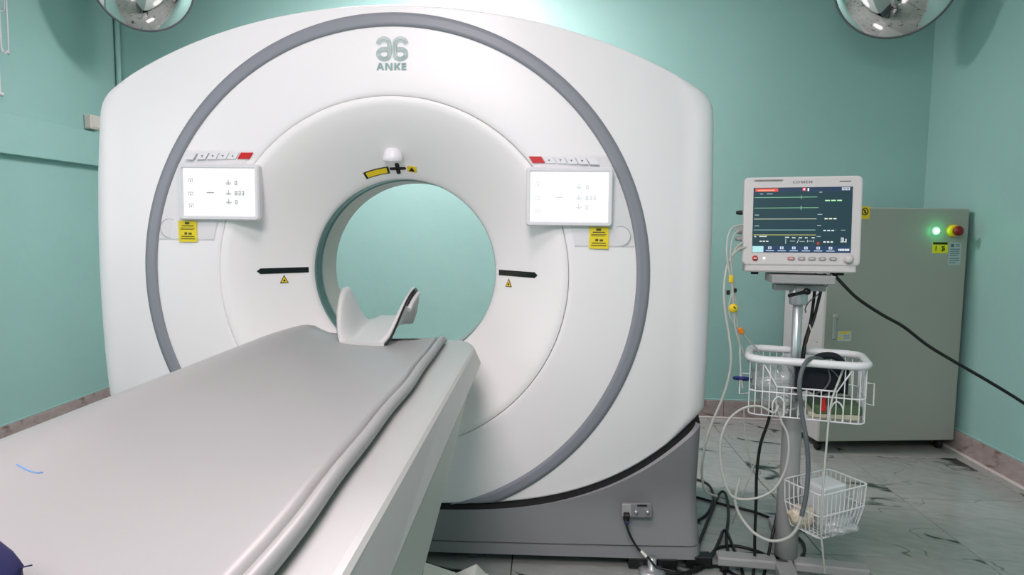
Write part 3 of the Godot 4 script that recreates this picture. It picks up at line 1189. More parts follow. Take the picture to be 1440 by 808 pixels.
func build_monitor_stand():
	var t := thing("monitor_stand", "grey rolling stand carrying the patient monitor and two wire baskets", "stand", Transform3D(Basis.IDENTITY, STAND))
	var st := mb()
	lathe(st, [Vector2(0, 0.05), Vector2(0.040, 0.05), Vector2(0.040, 0.33), Vector2(0.034, 0.345), Vector2(0.033, 0.575), Vector2(0.028, 0.585), Vector2(0.0, 0.585)], 24)
	obj("column", st, M.column, t)
	st = mb()
	lathe(st, [Vector2(0, 0.57), Vector2(0.0165, 0.57), Vector2(0.0165, 1.02), Vector2(0, 1.02)], 20)
	obj("pole", st, M.alu, t)
	st = mb()
	lathe(st, [Vector2(0, 0.985), Vector2(0.028, 0.985), Vector2(0.031, 0.99), Vector2(0.031, 1.045), Vector2(0.026, 1.052), Vector2(0, 1.052)], 24)
	obj("collar", st, M.alu, t)
	var rot := Vector3(0, -0.14, 0)
	st = mb()
	rbox(st, Vector3(0.17, 0.022, 0.05), at(Vector3(0, 1.046, 0.0), rot), 0.003)
	rbox(st, Vector3(0.04, 0.03, 0.02), at(Vector3(0.0, 1.04, 0.03), rot), 0.003)
	obj("clamp_bracket", st, M.grey_plastic, t)
	st = mb()
	rbox(st, Vector3(0.205, 0.030, 0.15), at(Vector3(0.0, 1.077, 0.0), rot), 0.004)
	obj("mounting_plate", st, M.grey_plastic, t)
	st = mb()
	tube(st, [Vector3(0.008, 1.036, 0.052), Vector3(-0.055, 1.021, 0.060)], 0.0062, 8)
	lathe(st, [Vector2(0, 0.014), Vector2(0.011, 0.014), Vector2(0.011, 0), Vector2(0, 0)], 14, at(Vector3(0.010, 1.036, 0.044), Vector3(PI / 2, 0, 0)))
	obj("lever", st, M.black, t)
	# base
	for q in [[Vector3(-0.125, 0.05, 0.02), -0.1], [Vector3(0.14, 0.05, 0.05), -0.16]]:
		st = mb()
		rbox(st, Vector3(0.25, 0.034, 0.062), at(q[0], Vector3(0, q[1], 0)), 0.006)
		obj("base_leg", st, M.column, t)
	for q in [Vector3(-0.04, 0.05, 0.16), Vector3(0.05, 0.05, -0.17)]:
		st = mb()
		rbox(st, Vector3(0.062, 0.034, 0.32), at(q, Vector3(0, -0.15, 0)), 0.006)
		obj("base_leg", st, M.column, t)
	for p in [Vector3(-0.225, 0, 0.01), Vector3(0.24, 0, 0.068), Vector3(-0.065, 0, 0.30), Vector3(0.075, 0, -0.31)]:
		st = mb()
		lathe(st, [Vector2(0, -0.011), Vector2(0.019, -0.011), Vector2(0.021, -0.008), Vector2(0.021, 0.008), Vector2(0.019, 0.011), Vector2(0, 0.011)], 16, at(p + Vector3(0, 0.021, 0), Vector3(0, 0, PI / 2)))
		obj("caster", st, M.rubber, t)
	# upper basket with thick rail
	var yaw := Basis.from_euler(Vector3(0, STAND_YAW, 0))
	var bt := Transform3D(yaw, Vector3(0.025, 0, 0.03))
	var bw := 0.375
	var bd := 0.24
	st = mb()
	var rail := []
	for p in rr(bw, bd, 0.055, 6):
		rail.append(bt * Vector3(p.x, 0.805, p.y))
	tube(st, rail, 0.0135, 10, true)
	var rail_o := obj("basket", st, M.wire, t)
	st = mb()
	for y in [0.612, 0.694]:
		var l := []
		for p in rr(bw - 0.012, bd - 0.012, 0.03, 5):
			l.append(bt * Vector3(p.x, y, p.y))
		tube(st, l, 0.0027, 6, true)
	var xw := bw / 2 - 0.006
	var zw := bd / 2 - 0.006
	for i in 15:
		var x := lerpf(-xw + 0.02, xw - 0.02, i / 14.0)
		for s in [-1, 1]:
			var ytop := 0.80
			if s > 0 and i > 2 and i < 12:
				ytop = 0.715
			rod(st, bt * Vector3(x, ytop, s * zw), bt * Vector3(x, 0.612, s * zw), 0.0021, 5)
		rod(st, bt * Vector3(x, 0.612, -zw), bt * Vector3(x, 0.612, zw), 0.0018, 5)
	for i in 9:
		var z := lerpf(-zw + 0.02, zw - 0.02, i / 8.0)
		for s in [-1, 1]:
			rod(st, bt * Vector3(s * xw, 0.80, z), bt * Vector3(s * xw, 0.612, z), 0.0021, 5)
	tube(st, [bt * Vector3(-xw + 0.045, 0.79, zw), bt * Vector3(-xw + 0.088, 0.715, zw), bt * Vector3(xw - 0.088, 0.715, zw), bt * Vector3(xw - 0.045, 0.79, zw)], 0.003, 6)
	# small loops on the front and hooks on the sides
	for x in [-0.085, 0.095]:
		tube(st, curve([bt * Vector3(x - 0.018, 0.612, zw), bt * Vector3(x - 0.018, 0.66, zw + 0.004), bt * Vector3(x, 0.682, zw + 0.004), bt * Vector3(x + 0.018, 0.66, zw + 0.004), bt * Vector3(x + 0.018, 0.612, zw)], 5), 0.0026, 6)
	for s in [-1, 1]:
		tube(st, [bt * Vector3(s * xw, 0.735, 0.03), bt * Vector3(s * (xw + 0.032), 0.735, 0.03), bt * Vector3(s * (xw + 0.034), 0.66, 0.03), bt * Vector3(s * xw, 0.665, 0.03)], 0.0026, 6)
	obj("wire_grid", st, M.wire, rail_o)
	# lower basket turned by nearly half a right angle
	var tops := [Vector3(0.840, 0.380, -2.360), Vector3(0.916, 0.380, -2.214), Vector3(1.121, 0.380, -2.332), Vector3(1.047, 0.380, -2.477)]
	var cen := Vector3.ZERO
	for p in tops:
		cen += p / 4.0
	st = mb()
	for lv in [[0.38, 1.0, 0.0030], [0.305, 0.97, 0.0026], [0.222, 0.80, 0.0026]]:
		var l := []
		for k in 4:
			var a: Vector3 = tops[k]
			var prev: Vector3 = tops[(k + 3) % 4]
			var nxt: Vector3 = tops[(k + 1) % 4]
			for q in [a.lerp(prev, 0.10), a.lerp((prev + nxt) / 2, 0.045), a.lerp(nxt, 0.10)]:
				var v: Vector3 = cen + (q - cen) * lv[1]
				v.y = lv[0]
				l.append(v - STAND)
		tube(st, l, lv[2], 6, true)
	var lb := obj("lower_basket", st, M.wire, t)
	st = mb()
	for k in 4:
		var a: Vector3 = tops[k]
		var b: Vector3 = tops[(k + 1) % 4]
		var n := 8 if k % 2 == 0 else 11
		for i in n:
			var q := a.lerp(b, (i + 0.5) / n)
			var pts := []
			for lv in [[0.38, 1.0], [0.305, 0.97], [0.222, 0.80]]:
				var v: Vector3 = cen + (q - cen) * lv[1]
				v.y = lv[0]
				pts.append(v - STAND)
			var opp: Vector3 = cen + (q - cen) * 0.0
			opp.y = 0.222
			tube(st, pts, 0.0019, 5)
		for i in n:
			if k < 2:
				var q := a.lerp(b, (i + 0.5) / n)
				var c2: Vector3 = tops[(k + 3) % 4]
				var d2: Vector3 = tops[(k + 2) % 4]
				var q2 := c2.lerp(d2, (i + 0.5) / n)
				var va: Vector3 = cen + (q - cen) * 0.80
				var vb: Vector3 = cen + (q2 - cen) * 0.80
				va.y = 0.222
				vb.y = 0.222
				rod(st, va - STAND, vb - STAND, 0.0018, 5)
	obj("wire_grid", st, M.wire, lb)

func monitor_screen() -> StandardMaterial3D:
	var img := Image.create(504, 356, false, Image.FORMAT_RGB8)
	img.fill(Color(0.135, 0.235, 0.275))
	img.fill_rect(Rect2i(0, 0, 504, 26), Color(0.15, 0.22, 0.33))
	img.fill_rect(Rect2i(10, 4, 118, 18), Color(0.93, 0.33, 0.27))
	img.fill_rect(Rect2i(22, 12, 90, 5), Color(1, 0.75, 0.6))
	img.fill_rect(Rect2i(252, 2, 18, 18), Color(0.90, 0.25, 0.30))
	img.fill_rect(Rect2i(257, 6, 8, 10), Color(1, 1, 1))
	img.fill_rect(Rect2i(278, 5, 8, 16), Color(1, 1, 1))
	for k in 2:
		for i in 6:
			img.fill_rect(Rect2i(450 + i * 7, 4 + k * 9, 5, 6), Color(0.95, 0.97, 1))
	var green := Color(0.55, 0.80, 0.62)
	var sand := Color(0.78, 0.80, 0.68)
	img.fill_rect(Rect2i(6, 52, 322, 3), green)
	img.fill_rect(Rect2i(246, 44, 3, 20), green)
	img.fill_rect(Rect2i(6, 110, 330, 3), green)
	img.fill_rect(Rect2i(246, 102, 4, 20), green)
	img.fill_rect(Rect2i(6, 170, 322, 4), sand)
	img.fill_rect(Rect2i(6, 231, 318, 3), Color(0.62, 0.80, 0.78))
	img.fill_rect(Rect2i(6, 258, 322, 3), Color(0.85, 0.83, 0.45))
	for q in [[34, 32, 16], [70, 32, 30], [10, 148, 22], [10, 208, 24], [338, 26, 14], [332, 146, 24], [332, 206, 20], [332, 266, 20]]:
		img.fill_rect(Rect2i(q[0], q[1], q[2], 4), Color(0.70, 0.76, 0.76))
	for q in [[368, 70, Color(0.75, 0.98, 0.72), 24], [368, 168, Color(0.95, 0.97, 0.90), 16], [364, 232, Color(0.85, 0.95, 0.95), 14], [366, 294, Color(1, 1, 1), 12]]:
		for i in 3:
			img.fill_rect(Rect2i(q[0] + i * (q[3] + 6), q[1], q[3], 7), q[2])
	for q in [[36, 265, 40], [10, 266, 10], [170, 270, 22], [206, 272, 18], [240, 272, 18], [272, 272, 14], [306, 272, 16]]:
		img.fill_rect(Rect2i(q[0], q[1], q[2], 6), Color(0.85, 0.88, 0.88))
	for i in 3:
		img.fill_rect(Rect2i(38 + i * 17, 292, 13, 6), Color(0.9, 0.92, 0.92))
	img.fill_rect(Rect2i(172, 282, 4, 26), Color(0.7, 0.75, 0.75))
	img.fill_rect(Rect2i(196, 292, 26, 3), Color(0.75, 0.8, 0.8))
	for i in 20:
		img.fill_rect(Rect2i(240 - i / 2, 284 + i, 3, 1), Color(0.95, 0.95, 0.95))
	img.fill_rect(Rect2i(246, 294, 26, 3), Color(0.75, 0.8, 0.8))
	img.fill_rect(Rect2i(284, 286, 3, 14), Color(0.8, 0.85, 0.85))
	img.fill_rect(Rect2i(290, 292, 20, 3), Color(0.75, 0.8, 0.8))
	img.fill_rect(Rect2i(314, 286, 3, 14), Color(0.8, 0.85, 0.85))
	img.fill_rect(Rect2i(334, 298, 12, 14), Color(0.75, 0.22, 0.18))
	img.fill_rect(Rect2i(424, 232, 3, 3), Color(0.8, 0.8, 0.8))
	img.fill_rect(Rect2i(452, 232, 22, 3), Color(0.75, 0.8, 0.8))
	draw_digits(img, "3", 452, 274, 5, Color(0.95, 0.97, 0.97))
	img.fill_rect(Rect2i(470, 294, 4, 5), Color(0.95, 0.97, 0.97))
	img.fill_rect(Rect2i(476, 280, 5, 20), Color(0.95, 0.97, 0.97))
	# menu bar
	img.fill_rect(Rect2i(0, 320, 504, 36), Color(0.16, 0.24, 0.38))
	img.fill_rect(Rect2i(2, 322, 58, 33), Color(0.72, 0.92, 0.93))
	for i in 6:
		var x := 84 + i * 62
		img.fill_rect(Rect2i(x, 324, 18, 14), Color(0.85, 0.90, 0.95))
		img.fill_rect(Rect2i(x + 5, 328, 8, 6), Color(0.2, 0.3, 0.45))
		img.fill_rect(Rect2i(x - 12, 344, 42, 5), Color(0.75, 0.82, 0.9))
	for i in 7:
		img.fill_rect(Rect2i(442 + i * 8, 334, 6, 12), Color(0.95, 0.97, 1))
	var m := mat(Color(0.03, 0.03, 0.03), 0.2)
	m.emission_enabled = true
	m.emission = Color(0, 0, 0)
	m.emission_texture = ImageTexture.create_from_image(img)
	m.emission_energy_multiplier = 1.0
	return m

func build_monitor():
	var t := thing("patient_monitor", "off-white patient monitor with dark waveform screen on the rolling stand", "monitor", Transform3D(Basis.from_euler(Vector3(-0.03, -0.2, 0.012)), Vector3(0.889, 1.094, -2.44)))
	var st := mb()
	var w := 0.382
	var h := 0.307
	# shallow body with bevelled front
	var loops := []
	var c := at(Vector3(0, 0.028 + h / 2, 0))
	for q in [[0.80, -0.075], [0.88, -0.07], [0.97, -0.01], [1.0, 0.004], [1.0, 0.026], [0.99, 0.033]]:
		loops.append(loop_at(rr(w * q[0], h * q[0], 0.016, 4), q[1], c))
	loops.append(loop_at(rr(w - 0.012, h - 0.012, 0.013, 4), 0.035, c))
	loft(st, loops, -1)
	obj("body", st, M.monitor, t)
	st = mb()
	rbox(st, Vector3(w - 0.022, 0.030, 0.13), at(Vector3(0, 0.020, -0.034)), 0.005)
	obj("base_tray", st, M.monitor, t)
	for x in [-0.145, 0.135]:
		st = mb()
		lathe(st, [Vector2(0, 0.006), Vector2(0.013, 0.006), Vector2(0.013, -0.004), Vector2(0, -0.004)], 14, at(Vector3(x, 0.0, 0.0)))
		obj("rubber_foot", st, M.rubber, t)
	st = mb()
	plate(st, 0.318, 0.224, 0.0015, at(Vector3(0.0, 0.186, 0.0345)))
	obj("screen", st, monitor_screen(), t)
	text("lettering", "COMEN", 0.0085, M.ink_grey, t, at(Vector3(0.0, 0.3155, 0.0348)), true, 1.5)
	st = mb()
	rbox(st, Vector3(0.095, 0.008, 0.002), at(Vector3(-0.11, 0.3225, 0.034)), 0.0005)
	obj("badge", st, M.grey_plastic, t)
	st = mb()
	rbox(st, Vector3(0.036, 0.004, 0.0015), at(Vector3(0.135, 0.316, 0.035)), 0.0005)
	obj("badge", st, M.ink_grey, t)
	# controls along the lower edge
	var y := 0.053
	st = mb()
	lathe(st, [Vector2(0.0095, -0.002), Vector2(0.0095, 0.003), Vector2(0, 0.0036)], 18, at(Vector3(-0.148, y, 0.035), Vector3(PI / 2, 0, 0)))
	var pb := obj("power_button", st, M.red, t)
	st = mb()
	rbox(st, Vector3(0.011, 0.005, 0.001), at(Vector3(-0.148, y, 0.0388)), 0.0004)
	obj("symbol", st, M.monitor, pb)
	st = mb()
	lathe(st, [Vector2(0.004, -0.002), Vector2(0.004, 0.002), Vector2(0, 0.0025)], 12, at(Vector3(-0.118, y, 0.035), Vector3(PI / 2, 0, 0)))
	obj("indicator_lamp", st, glow(Color(1, 1, 0.95), 0.9), t)
	for i in 5:
		st = mb()
		rbox(st, Vector3(0.024, 0.013, 0.007), at(Vector3(-0.030 + i * 0.0335, y, 0.036)), 0.002, 0.006)
		var b := obj("button", st, mat(Color(0.74, 0.50, 0.50), 0.45) if i == 0 else M.grey_plastic, t)
		st = mb()
		rbox(st, Vector3(0.010, 0.0045, 0.001), at(Vector3(-0.030 + i * 0.0335, y, 0.040)), 0.0004)
		obj("symbol", st, M.monitor, b)
	st = mb()
	lathe(st, [Vector2(0.017, -0.002), Vector2(0.017, 0.002), Vector2(0.0135, 0.005), Vector2(0.012, 0.018), Vector2(0.010, 0.020), Vector2(0, 0.020)], 24, at(Vector3(0.152, y, 0.035), Vector3(PI / 2, 0, 0)))
	obj("knob", st, M.monitor, t)
	# connectors on the left flank
	for q in [[0.215, 0.008], [0.150, 0.013], [0.122, 0.010], [0.088, 0.010]]:
		st = mb()
		lathe(st, [Vector2(0, 0), Vector2(q[1] * 0.7, 0), Vector2(q[1], 0.012), Vector2(q[1], 0.03)], 12, at(Vector3(-0.212, q[0], -0.015), Vector3(0, 0, -PI / 2)))
		obj("connector", st, M.grey_plastic if q[0] < 0.2 else M.ink, t)

# ------------------------------------------------------------------ cabinet
func build_cabinet():
	var yaw := 0.12
	var w := 0.800
	var d := 0.46
	var h := 1.31
	var t := thing("power_cabinet", "grey-green power cabinet on casters with green lamp and red stop button", "cabinet", Transform3D(Basis.from_euler(Vector3(0, yaw, 0)), Vector3(1.545, 0, -3.815)))
	var y0 := 0.062
	var st := mb()
	rbox(st, Vector3(w, h, d), at(Vector3(w / 2, y0 + h / 2, -d / 2 - 0.014)), 0.004)
	obj("body", st, M.cabinet_side, t)
	st = mb()
	rbox(st, Vector3(w - 0.004, h - 0.006, 0.014), at(Vector3(w / 2, y0 + h / 2, -0.007)), 0.003)
	var door := obj("door", st, M.cabinet, t)
	# swing handle
	st = mb()
	rbox(st, Vector3(0.026, 0.022, 0.020), at(Vector3(0.055, 0.775, 0.010)), 0.004)
	rbox(st, Vector3(0.018, 0.130, 0.010), at(Vector3(0.055, 0.710, 0.005)), 0.003)
	obj("handle", st, M.handle, door)
	st = mb()
	plate(st, 0.078, 0.055, 0.001, at(Vector3(0.118, 0.662, 0.0)))
	var ls := obj("notice_label", st, M.label_small, door)
	st = mb()
	rbox(st, Vector3(0.060, 0.010, 0.001), at(Vector3(0.118, 0.681, 0.0014)), 0.0003)
	prism(st, [Vector2(-0.012, -0.010), Vector2(0.012, -0.010), Vector2(0, 0.012)], 0.0, 0.001, at(Vector3(0.095, 0.655, 0.001)))
	obj("hazard_sign", st, M.yellow, ls)
	var q := at(Vector3.ZERO, Vector3(PI / 2, 0, 0)).basis
	# lamp
	var lp := Vector3(0.608, 1.247, 0)
	st = mb()
	lathe(st, [Vector2(0.026, 0), Vector2(0.026, 0.004), Vector2(0.020, 0.008), Vector2(0.015, 0.008)], 28, Transform3D(q, lp))
	var bez := obj("lamp_bezel", st, glow(Color(0.03, 0.55, 0.33), 0.5), door)
	st = mb()
	lathe(st, [Vector2(0.0165, 0.004), Vector2(0.015, 0.014), Vector2(0.009, 0.018), Vector2(0, 0.019)], 24, Transform3D(q, lp))
	obj("lens", st, glow(Color(0.75, 1.0, 0.88), 2.2), bez)
	var l := OmniLight3D.new()
	l.name = "light"
	l.light_color = Color(0.15, 1.0, 0.55)
	l.light_energy = 0.003
	l.light_size = 0.015
	l.omni_range = 8.0
	l.omni_attenuation = 2.0
	l.shadow_enabled = true
	l.position = lp + Vector3(0, 0, 0.035)
	t.add_child(l)
	# emergency stop
	var ep := Vector3(0.704, 1.249, 0)
	st = mb()
	lathe(st, [Vector2(0.034, 0), Vector2(0.034, 0.016), Vector2(0.030, 0.022), Vector2(0.016, 0.024)], 28, Transform3D(q, ep))
	var es := obj("stop_collar", st, M.yellow, door)
	st = mb()
	lathe(st, [Vector2(0.014, 0.020), Vector2(0.015, 0.036), Vector2(0.026, 0.042), Vector2(0.027, 0.054), Vector2(0.022, 0.061), Vector2(0, 0.064)], 28, Transform3D(q, ep))
	obj("stop_button", st, M.dark_red, es)
	st = mb()
	plate(st, 0.090, 0.062, 0.001, at(Vector3(0.640, 1.156, 0.0)))
	obj("warning_label", st, M.label_hazard, door)
	st = mb()
	plate(st, 0.072, 0.125, 0.001, at(Vector3(0.727, 1.122, 0.0)))
	obj("data_label", st, M.label_white, door)
	st = mb()
	plate(st, 0.056, 0.068, 0.001, at(Vector3(0.196, 1.342, 0.0)))
	var pl := obj("prohibition_label", st, M.yellow, door)
	st = mb()
	lathe(st, [Vector2(0.020, 0), Vector2(0.020, 0.001), Vector2(0.015, 0.001), Vector2(0.015, 0)], 24, Transform3D(q, Vector3(0.196, 1.348, 0.001)), -1)
	rbox(st, Vector3(0.034, 0.004, 0.001), at(Vector3(0.196, 1.348, 0.0018), Vector3(0, 0, -0.8)), 0.0003)
	rbox(st, Vector3(0.008, 0.020, 0.001), at(Vector3(0.196, 1.348, 0.0014), Vector3(0, 0, 0.2)), 0.0003)
	obj("symbol", st, M.ink, pl)
	# lock holes on the side
	for p in [Vector3(0, 0.72, -0.36), Vector3(0, 0.62, -0.07), Vector3(0, 0.78, -0.20)]:
		st = mb()
		lathe(st, [Vector2(0.006, 0), Vector2(0.006, 0.0015), Vector2(0, 0.002)], 12, at(p, Vector3(0, 0, PI / 2)))
		obj("screw", st, M.handle, t)
	for p in [Vector3(0.03, 0, -0.06), Vector3(w - 0.05, 0, -0.06), Vector3(0.03, 0, -d + 0.05), Vector3(w - 0.05, 0, -d + 0.05)]:
		st = mb()
		lathe(st, [Vector2(0, -0.014), Vector2(0.022, -0.014), Vector2(0.026, -0.010), Vector2(0.026, 0.010), Vector2(0.022, 0.014), Vector2(0, 0.014)], 20, at(p + Vector3(0, 0.026, 0), Vector3(0, 0, PI / 2)))
		rbox(st, Vector3(0.045, 0.020, 0.05), at(p + Vector3(0, 0.055, 0)), 0.003)
		obj("caster", st, M.rubber, t)

# ------------------------------------------------------------------ convex mirrors
func build_mirrors():
	mirror("round convex mirror under the ceiling in the far left corner", Vector3(-2.40, 2.665, -4.08), 0.275, Vector3(0.55, -0.34, 0.77), Vector3(-2.70, 2.85, -4.69))
	mirror("round convex mirror under the ceiling in the right corner above the cabinet", Vector3(1.86, 2.595, -3.90), 0.303, Vector3(-0.48, -0.34, 0.80), Vector3(2.2, 2.8, -4.44))

func mirror(label: String, pos: Vector3, r: float, n: Vector3, wall: Vector3):
	n = n.normalized()
	var x := Vector3.UP.cross(n).normalized()
	var b := Basis(x, n, x.cross(n))
	var t := thing("convex_mirror", label, "mirror", Transform3D(b, pos))
	var st := mb()
	var sag := 0.085
	var R := (r * r + sag * sag) / (2 * sag)
	var prof := []
	for i in 13:
		var rad := r * (1.0 - i / 12.0)
		prof.append(Vector2(rad, sqrt(R * R - rad * rad) - (R - sag)))
	lathe(st, prof, 64)
	obj("mirror_face", st, M.mirror, t)
	st = mb()
	var ringp := []
	for i in 64:
		var a := TAU * i / 64.0
		ringp.append(Vector3(cos(a) * r, 0, sin(a) * r))
	tube(st, ringp, 0.0065, 8, true)
	obj("rim", st, M.mirror_rim, t)
	st = mb()
	lathe(st, [Vector2(r, 0), Vector2(r * 0.9, -0.02), Vector2(0.05, -0.035), Vector2(0, -0.035)], 40)
	obj("back_shell", st, M.mirror_back, t)
	st = mb()
	var inv := Transform3D(b, pos).affine_inverse()
	var wp := inv * wall
	tube(st, curve([Vector3(0, -0.03, 0), Vector3(0, -0.12, 0), wp.lerp(Vector3(0, -0.12, 0), 0.4), wp], 5), 0.011, 8)
	lathe(st, [Vector2(0, 0), Vector2(0.04, 0), Vector2(0.04, 0.012), Vector2(0, 0.012)], 16, inv * at(wall, Vector3(PI / 2, 0, 0)))
	obj("arm", st, M.mirror_rim, t)

func build_wall_items():
	# white window blind on the left wall and its pull cords
	var t := thing("window_blind", "white roller blind edge with pull cords on the left wall", "blind", at(Vector3(LX, 1.93, -3.0)))
	var st := mb()
	rbox(st, Vector3(0.012, 0.93, 1.26), at(Vector3(0.03, 0.475, 0.0)), 0.003)
	obj("fabric", st, M.blind, t)
	st = mb()
	tube(st, [Vector3(0.03, 0.0, -0.64), Vector3(0.03, 0.0, 0.63)], 0.012, 10)
	obj("bottom_bar", st, M.blind, t)
	st = mb()
	rbox(st, Vector3(0.09, 0.10, 1.32), at(Vector3(0.045, 0.98, 0.0)), 0.01)
	obj("head_box", st, M.blind, t)
	for q in [[0.435, 0.0], [0.215, 0.01]]:
		st = mb()
		var c := [Vector3(0.05, 0.93, -0.665), Vector3(0.05, q[0] + 0.06, -0.662), Vector3(0.05, q[0] + 0.015, -0.652), Vector3(0.05, q[0], -0.635), Vector3(0.05, q[0] + 0.015, -0.618), Vector3(0.05, q[0] + 0.06, -0.612), Vector3(0.05, 0.93, -0.612)]
		for i in c.size():
			c[i] += Vector3(q[1] * 2, 0, q[1])
		tube(st, curve(c, 5), 0.004, 6)
		obj("pull_cord", st, M.blind, t)
	var bx := thing("wall_socket_box", "small cream box on the left wall above the ledge", "socket", at(Vector3(LX, 1.84, -4.385)))
	st = mb()
	rbox(st, Vector3(0.05, 0.09, 0.10), at(Vector3(0.026, 0.05, 0)), 0.006)
	obj("case", st, M.socket_box, bx)
	st = mb()
	rbox(st, Vector3(0.006, 0.07, 0.08), at(Vector3(0.053, 0.05, 0)), 0.002)
	obj("cover", st, M.socket_box, bx)

# ------------------------------------------------------------------ cables
func cable(called: String, label: String, pts: Array, r: float, m: Material, cat := "cable", group := "") -> Node3D:
	var st := mb()
	tube(st, curve(pts, 7), r, 8)
	var o := obj(called, st, m)
	tag(o, label, cat, group)
	return o

func build_cables():
	# leads leaving the left side of the monitor
	cable("sensor_cable", "white sensor lead arching from the upper port on the monitor's left side", [Vector3(0.721, 1.258, -2.470), Vector3(0.700, 1.262, -2.460), Vector3(0.660, 1.255, -2.440), Vector3(0.637, 1.227, -2.420), Vector3(0.631, 1.173, -2.410), Vector3(0.641, 1.104, -2.410), Vector3(0.653, 1.054, -2.410), Vector3(0.660, 0.992, -2.410), Vector3(0.668, 0.917, -2.410), Vector3(0.686, 0.857, -2.420), Vector3(0.713, 0.808, -2.440), Vector3(0.743, 0.758, -2.450), Vector3(0.758, 0.683, -2.440)], 0.0034, M.cable_white)
	cable("sensor_cable", "thin white lead beside the yellow clip at the monitor's left", [Vector3(0.721, 1.248, -2.470), Vector3(0.701, 1.247, -2.470), Vector3(0.669, 1.232, -2.450), Vector3(0.650, 1.190, -2.430), Vector3(0.650, 1.123, -2.420), Vector3(0.660, 1.066, -2.420), Vector3(0.654, 1.024, -2.410), Vector3(0.646, 0.979, -2.410), Vector3(0.652, 0.941, -2.410), Vector3(0.684, 0.898, -2.420), Vector3(0.731, 0.850, -2.440), Vector3(0.763, 0.821, -2.460), Vector3(0.783, 0.781, -2.470), Vector3(0.789, 0.692, -2.460)], 0.0028, M.cable_white)
	cable("sensor_cable", "white lead from the monitor's lower left port down to the basket rail", [Vector3(0.720, 1.205, -2.460), Vector3(0.695, 1.200, -2.450), Vector3(0.668, 1.177, -2.440), Vector3(0.655, 1.133, -2.430), Vector3(0.662, 1.073, -2.430), Vector3(0.673, 1.002, -2.430), Vector3(0.681, 0.927, -2.430), Vector3(0.694, 0.838, -2.430), Vector3(0.697, 0.763, -2.420), Vector3(0.707, 0.687, -2.420)], 0.0032, M.cable_white)
	cable("pressure_hose", "thick white hose from the monitor running down beside the scanner", [Vector3(0.718, 1.185, -2.450), Vector3(0.683, 1.178, -2.440), Vector3(0.652, 1.150, -2.430), Vector3(0.634, 1.103, -2.420), Vector3(0.627, 1.029, -2.410), Vector3(0.635, 0.954, -2.410), Vector3(0.650, 0.878, -2.410), Vector3(0.660, 0.808, -2.410), Vector3(0.660, 0.737, -2.420), Vector3(0.644, 0.654, -2.430), Vector3(0.614, 0.562, -2.440), Vector3(0.597, 0.482, -2.460), Vector3(0.596, 0.396, -2.500), Vector3(0.607, 0.315, -2.550), Vector3(0.635, 0.235, -2.600), Vector3(0.695, 0.192, -2.660)], 0.0046, M.cable_white, "hose")
	# clips on the leads
	var t := thing("yellow_clip", "round yellow clip hanging on the white leads beside the monitor", "clip", at(Vector3(0.658, 0.973, -2.400)))
	var st := mb()
	lathe(st, [Vector2(0, -0.004), Vector2(0.014, -0.004), Vector2(0.016, 0), Vector2(0.014, 0.004), Vector2(0, 0.004)], 20, at(Vector3.ZERO, Vector3(PI / 2, 0, 0)))
	obj("disc", st, M.yellow, t)
	st = mb()
	rbox(st, Vector3(0.010, 0.004, 0.003), at(Vector3(0.003, 0.003, 0.005), Vector3(0, 0, -0.7)), 0.001)
	obj("symbol", st, M.ink, t)
	st = mb()
	rbox(st, Vector3(0.015, 0.026, 0.008), at(Vector3(0.648, 1.074, -2.405)), 0.003)
	tag(obj("lead_clip", st, M.yellow), "narrow yellow clip on the leads above the round clip", "clip")
	st = mb()
	rbox(st, Vector3(0.017, 0.023, 0.009), at(Vector3(0.691, 0.892, -2.410), Vector3(0, 0, 0.5)), 0.003)
	tag(obj("lead_clip", st, M.orange), "orange clip on the lead above the basket rail", "clip")
	st = mb()
	rbox(st, Vector3(0.012, 0.016, 0.009), at(Vector3(0.640, 1.027, -2.405)), 0.003)
	rbox(st, Vector3(0.010, 0.014, 0.009), at(Vector3(0.667, 1.034, -2.415)), 0.003)
	tag(obj("lead_clip", st, M.ink), "small black clip on the leads between the yellow clips", "clip")
	# hanging loops below the basket
	cable("sensor_cable", "white lead hanging in a wide round loop under the upper basket", [Vector3(0.792, 0.673, -2.330), Vector3(0.811, 0.602, -2.320), Vector3(0.832, 0.556, -2.310), Vector3(0.835, 0.500, -2.300), Vector3(0.824, 0.427, -2.300), Vector3(0.785, 0.359, -2.300), Vector3(0.720, 0.325, -2.310), Vector3(0.659, 0.329, -2.320), Vector3(0.631, 0.388, -2.330), Vector3(0.618, 0.465, -2.340), Vector3(0.620, 0.536, -2.340), Vector3(0.645, 0.597, -2.340), Vector3(0.689, 0.638, -2.330), Vector3(0.740, 0.647, -2.320), Vector3(0.783, 0.629, -2.310), Vector3(0.800, 0.651, -2.320)], 0.0042, M.cable_white)
	cable("pressure_hose", "dark grey hose hooked over the basket rail and swinging in a low loop", [Vector3(1.011, 0.737, -2.420), Vector3(0.981, 0.785, -2.380), Vector3(0.928, 0.814, -2.330), Vector3(0.876, 0.817, -2.280), Vector3(0.850, 0.783, -2.260), Vector3(0.842, 0.730, -2.250), Vector3(0.853, 0.647, -2.250), Vector3(0.867, 0.566, -2.240), Vector3(0.878, 0.482, -2.240), Vector3(0.874, 0.389, -2.230), Vector3(0.858, 0.308, -2.220)], 0.0075, M.cable_grey, "hose")
	cable("pressure_hose", "pale continuation of the grey hose curling up under the loop", [Vector3(0.858, 0.308, -2.220), Vector3(0.842, 0.261, -2.220), Vector3(0.817, 0.226, -2.230), Vector3(0.775, 0.206, -2.250), Vector3(0.730, 0.215, -2.280), Vector3(0.699, 0.244, -2.320), Vector3(0.693, 0.262, -2.380), Vector3(0.704, 0.279, -2.440), Vector3(0.734, 0.327, -2.500)], 0.0052, M.cable_white, "hose")
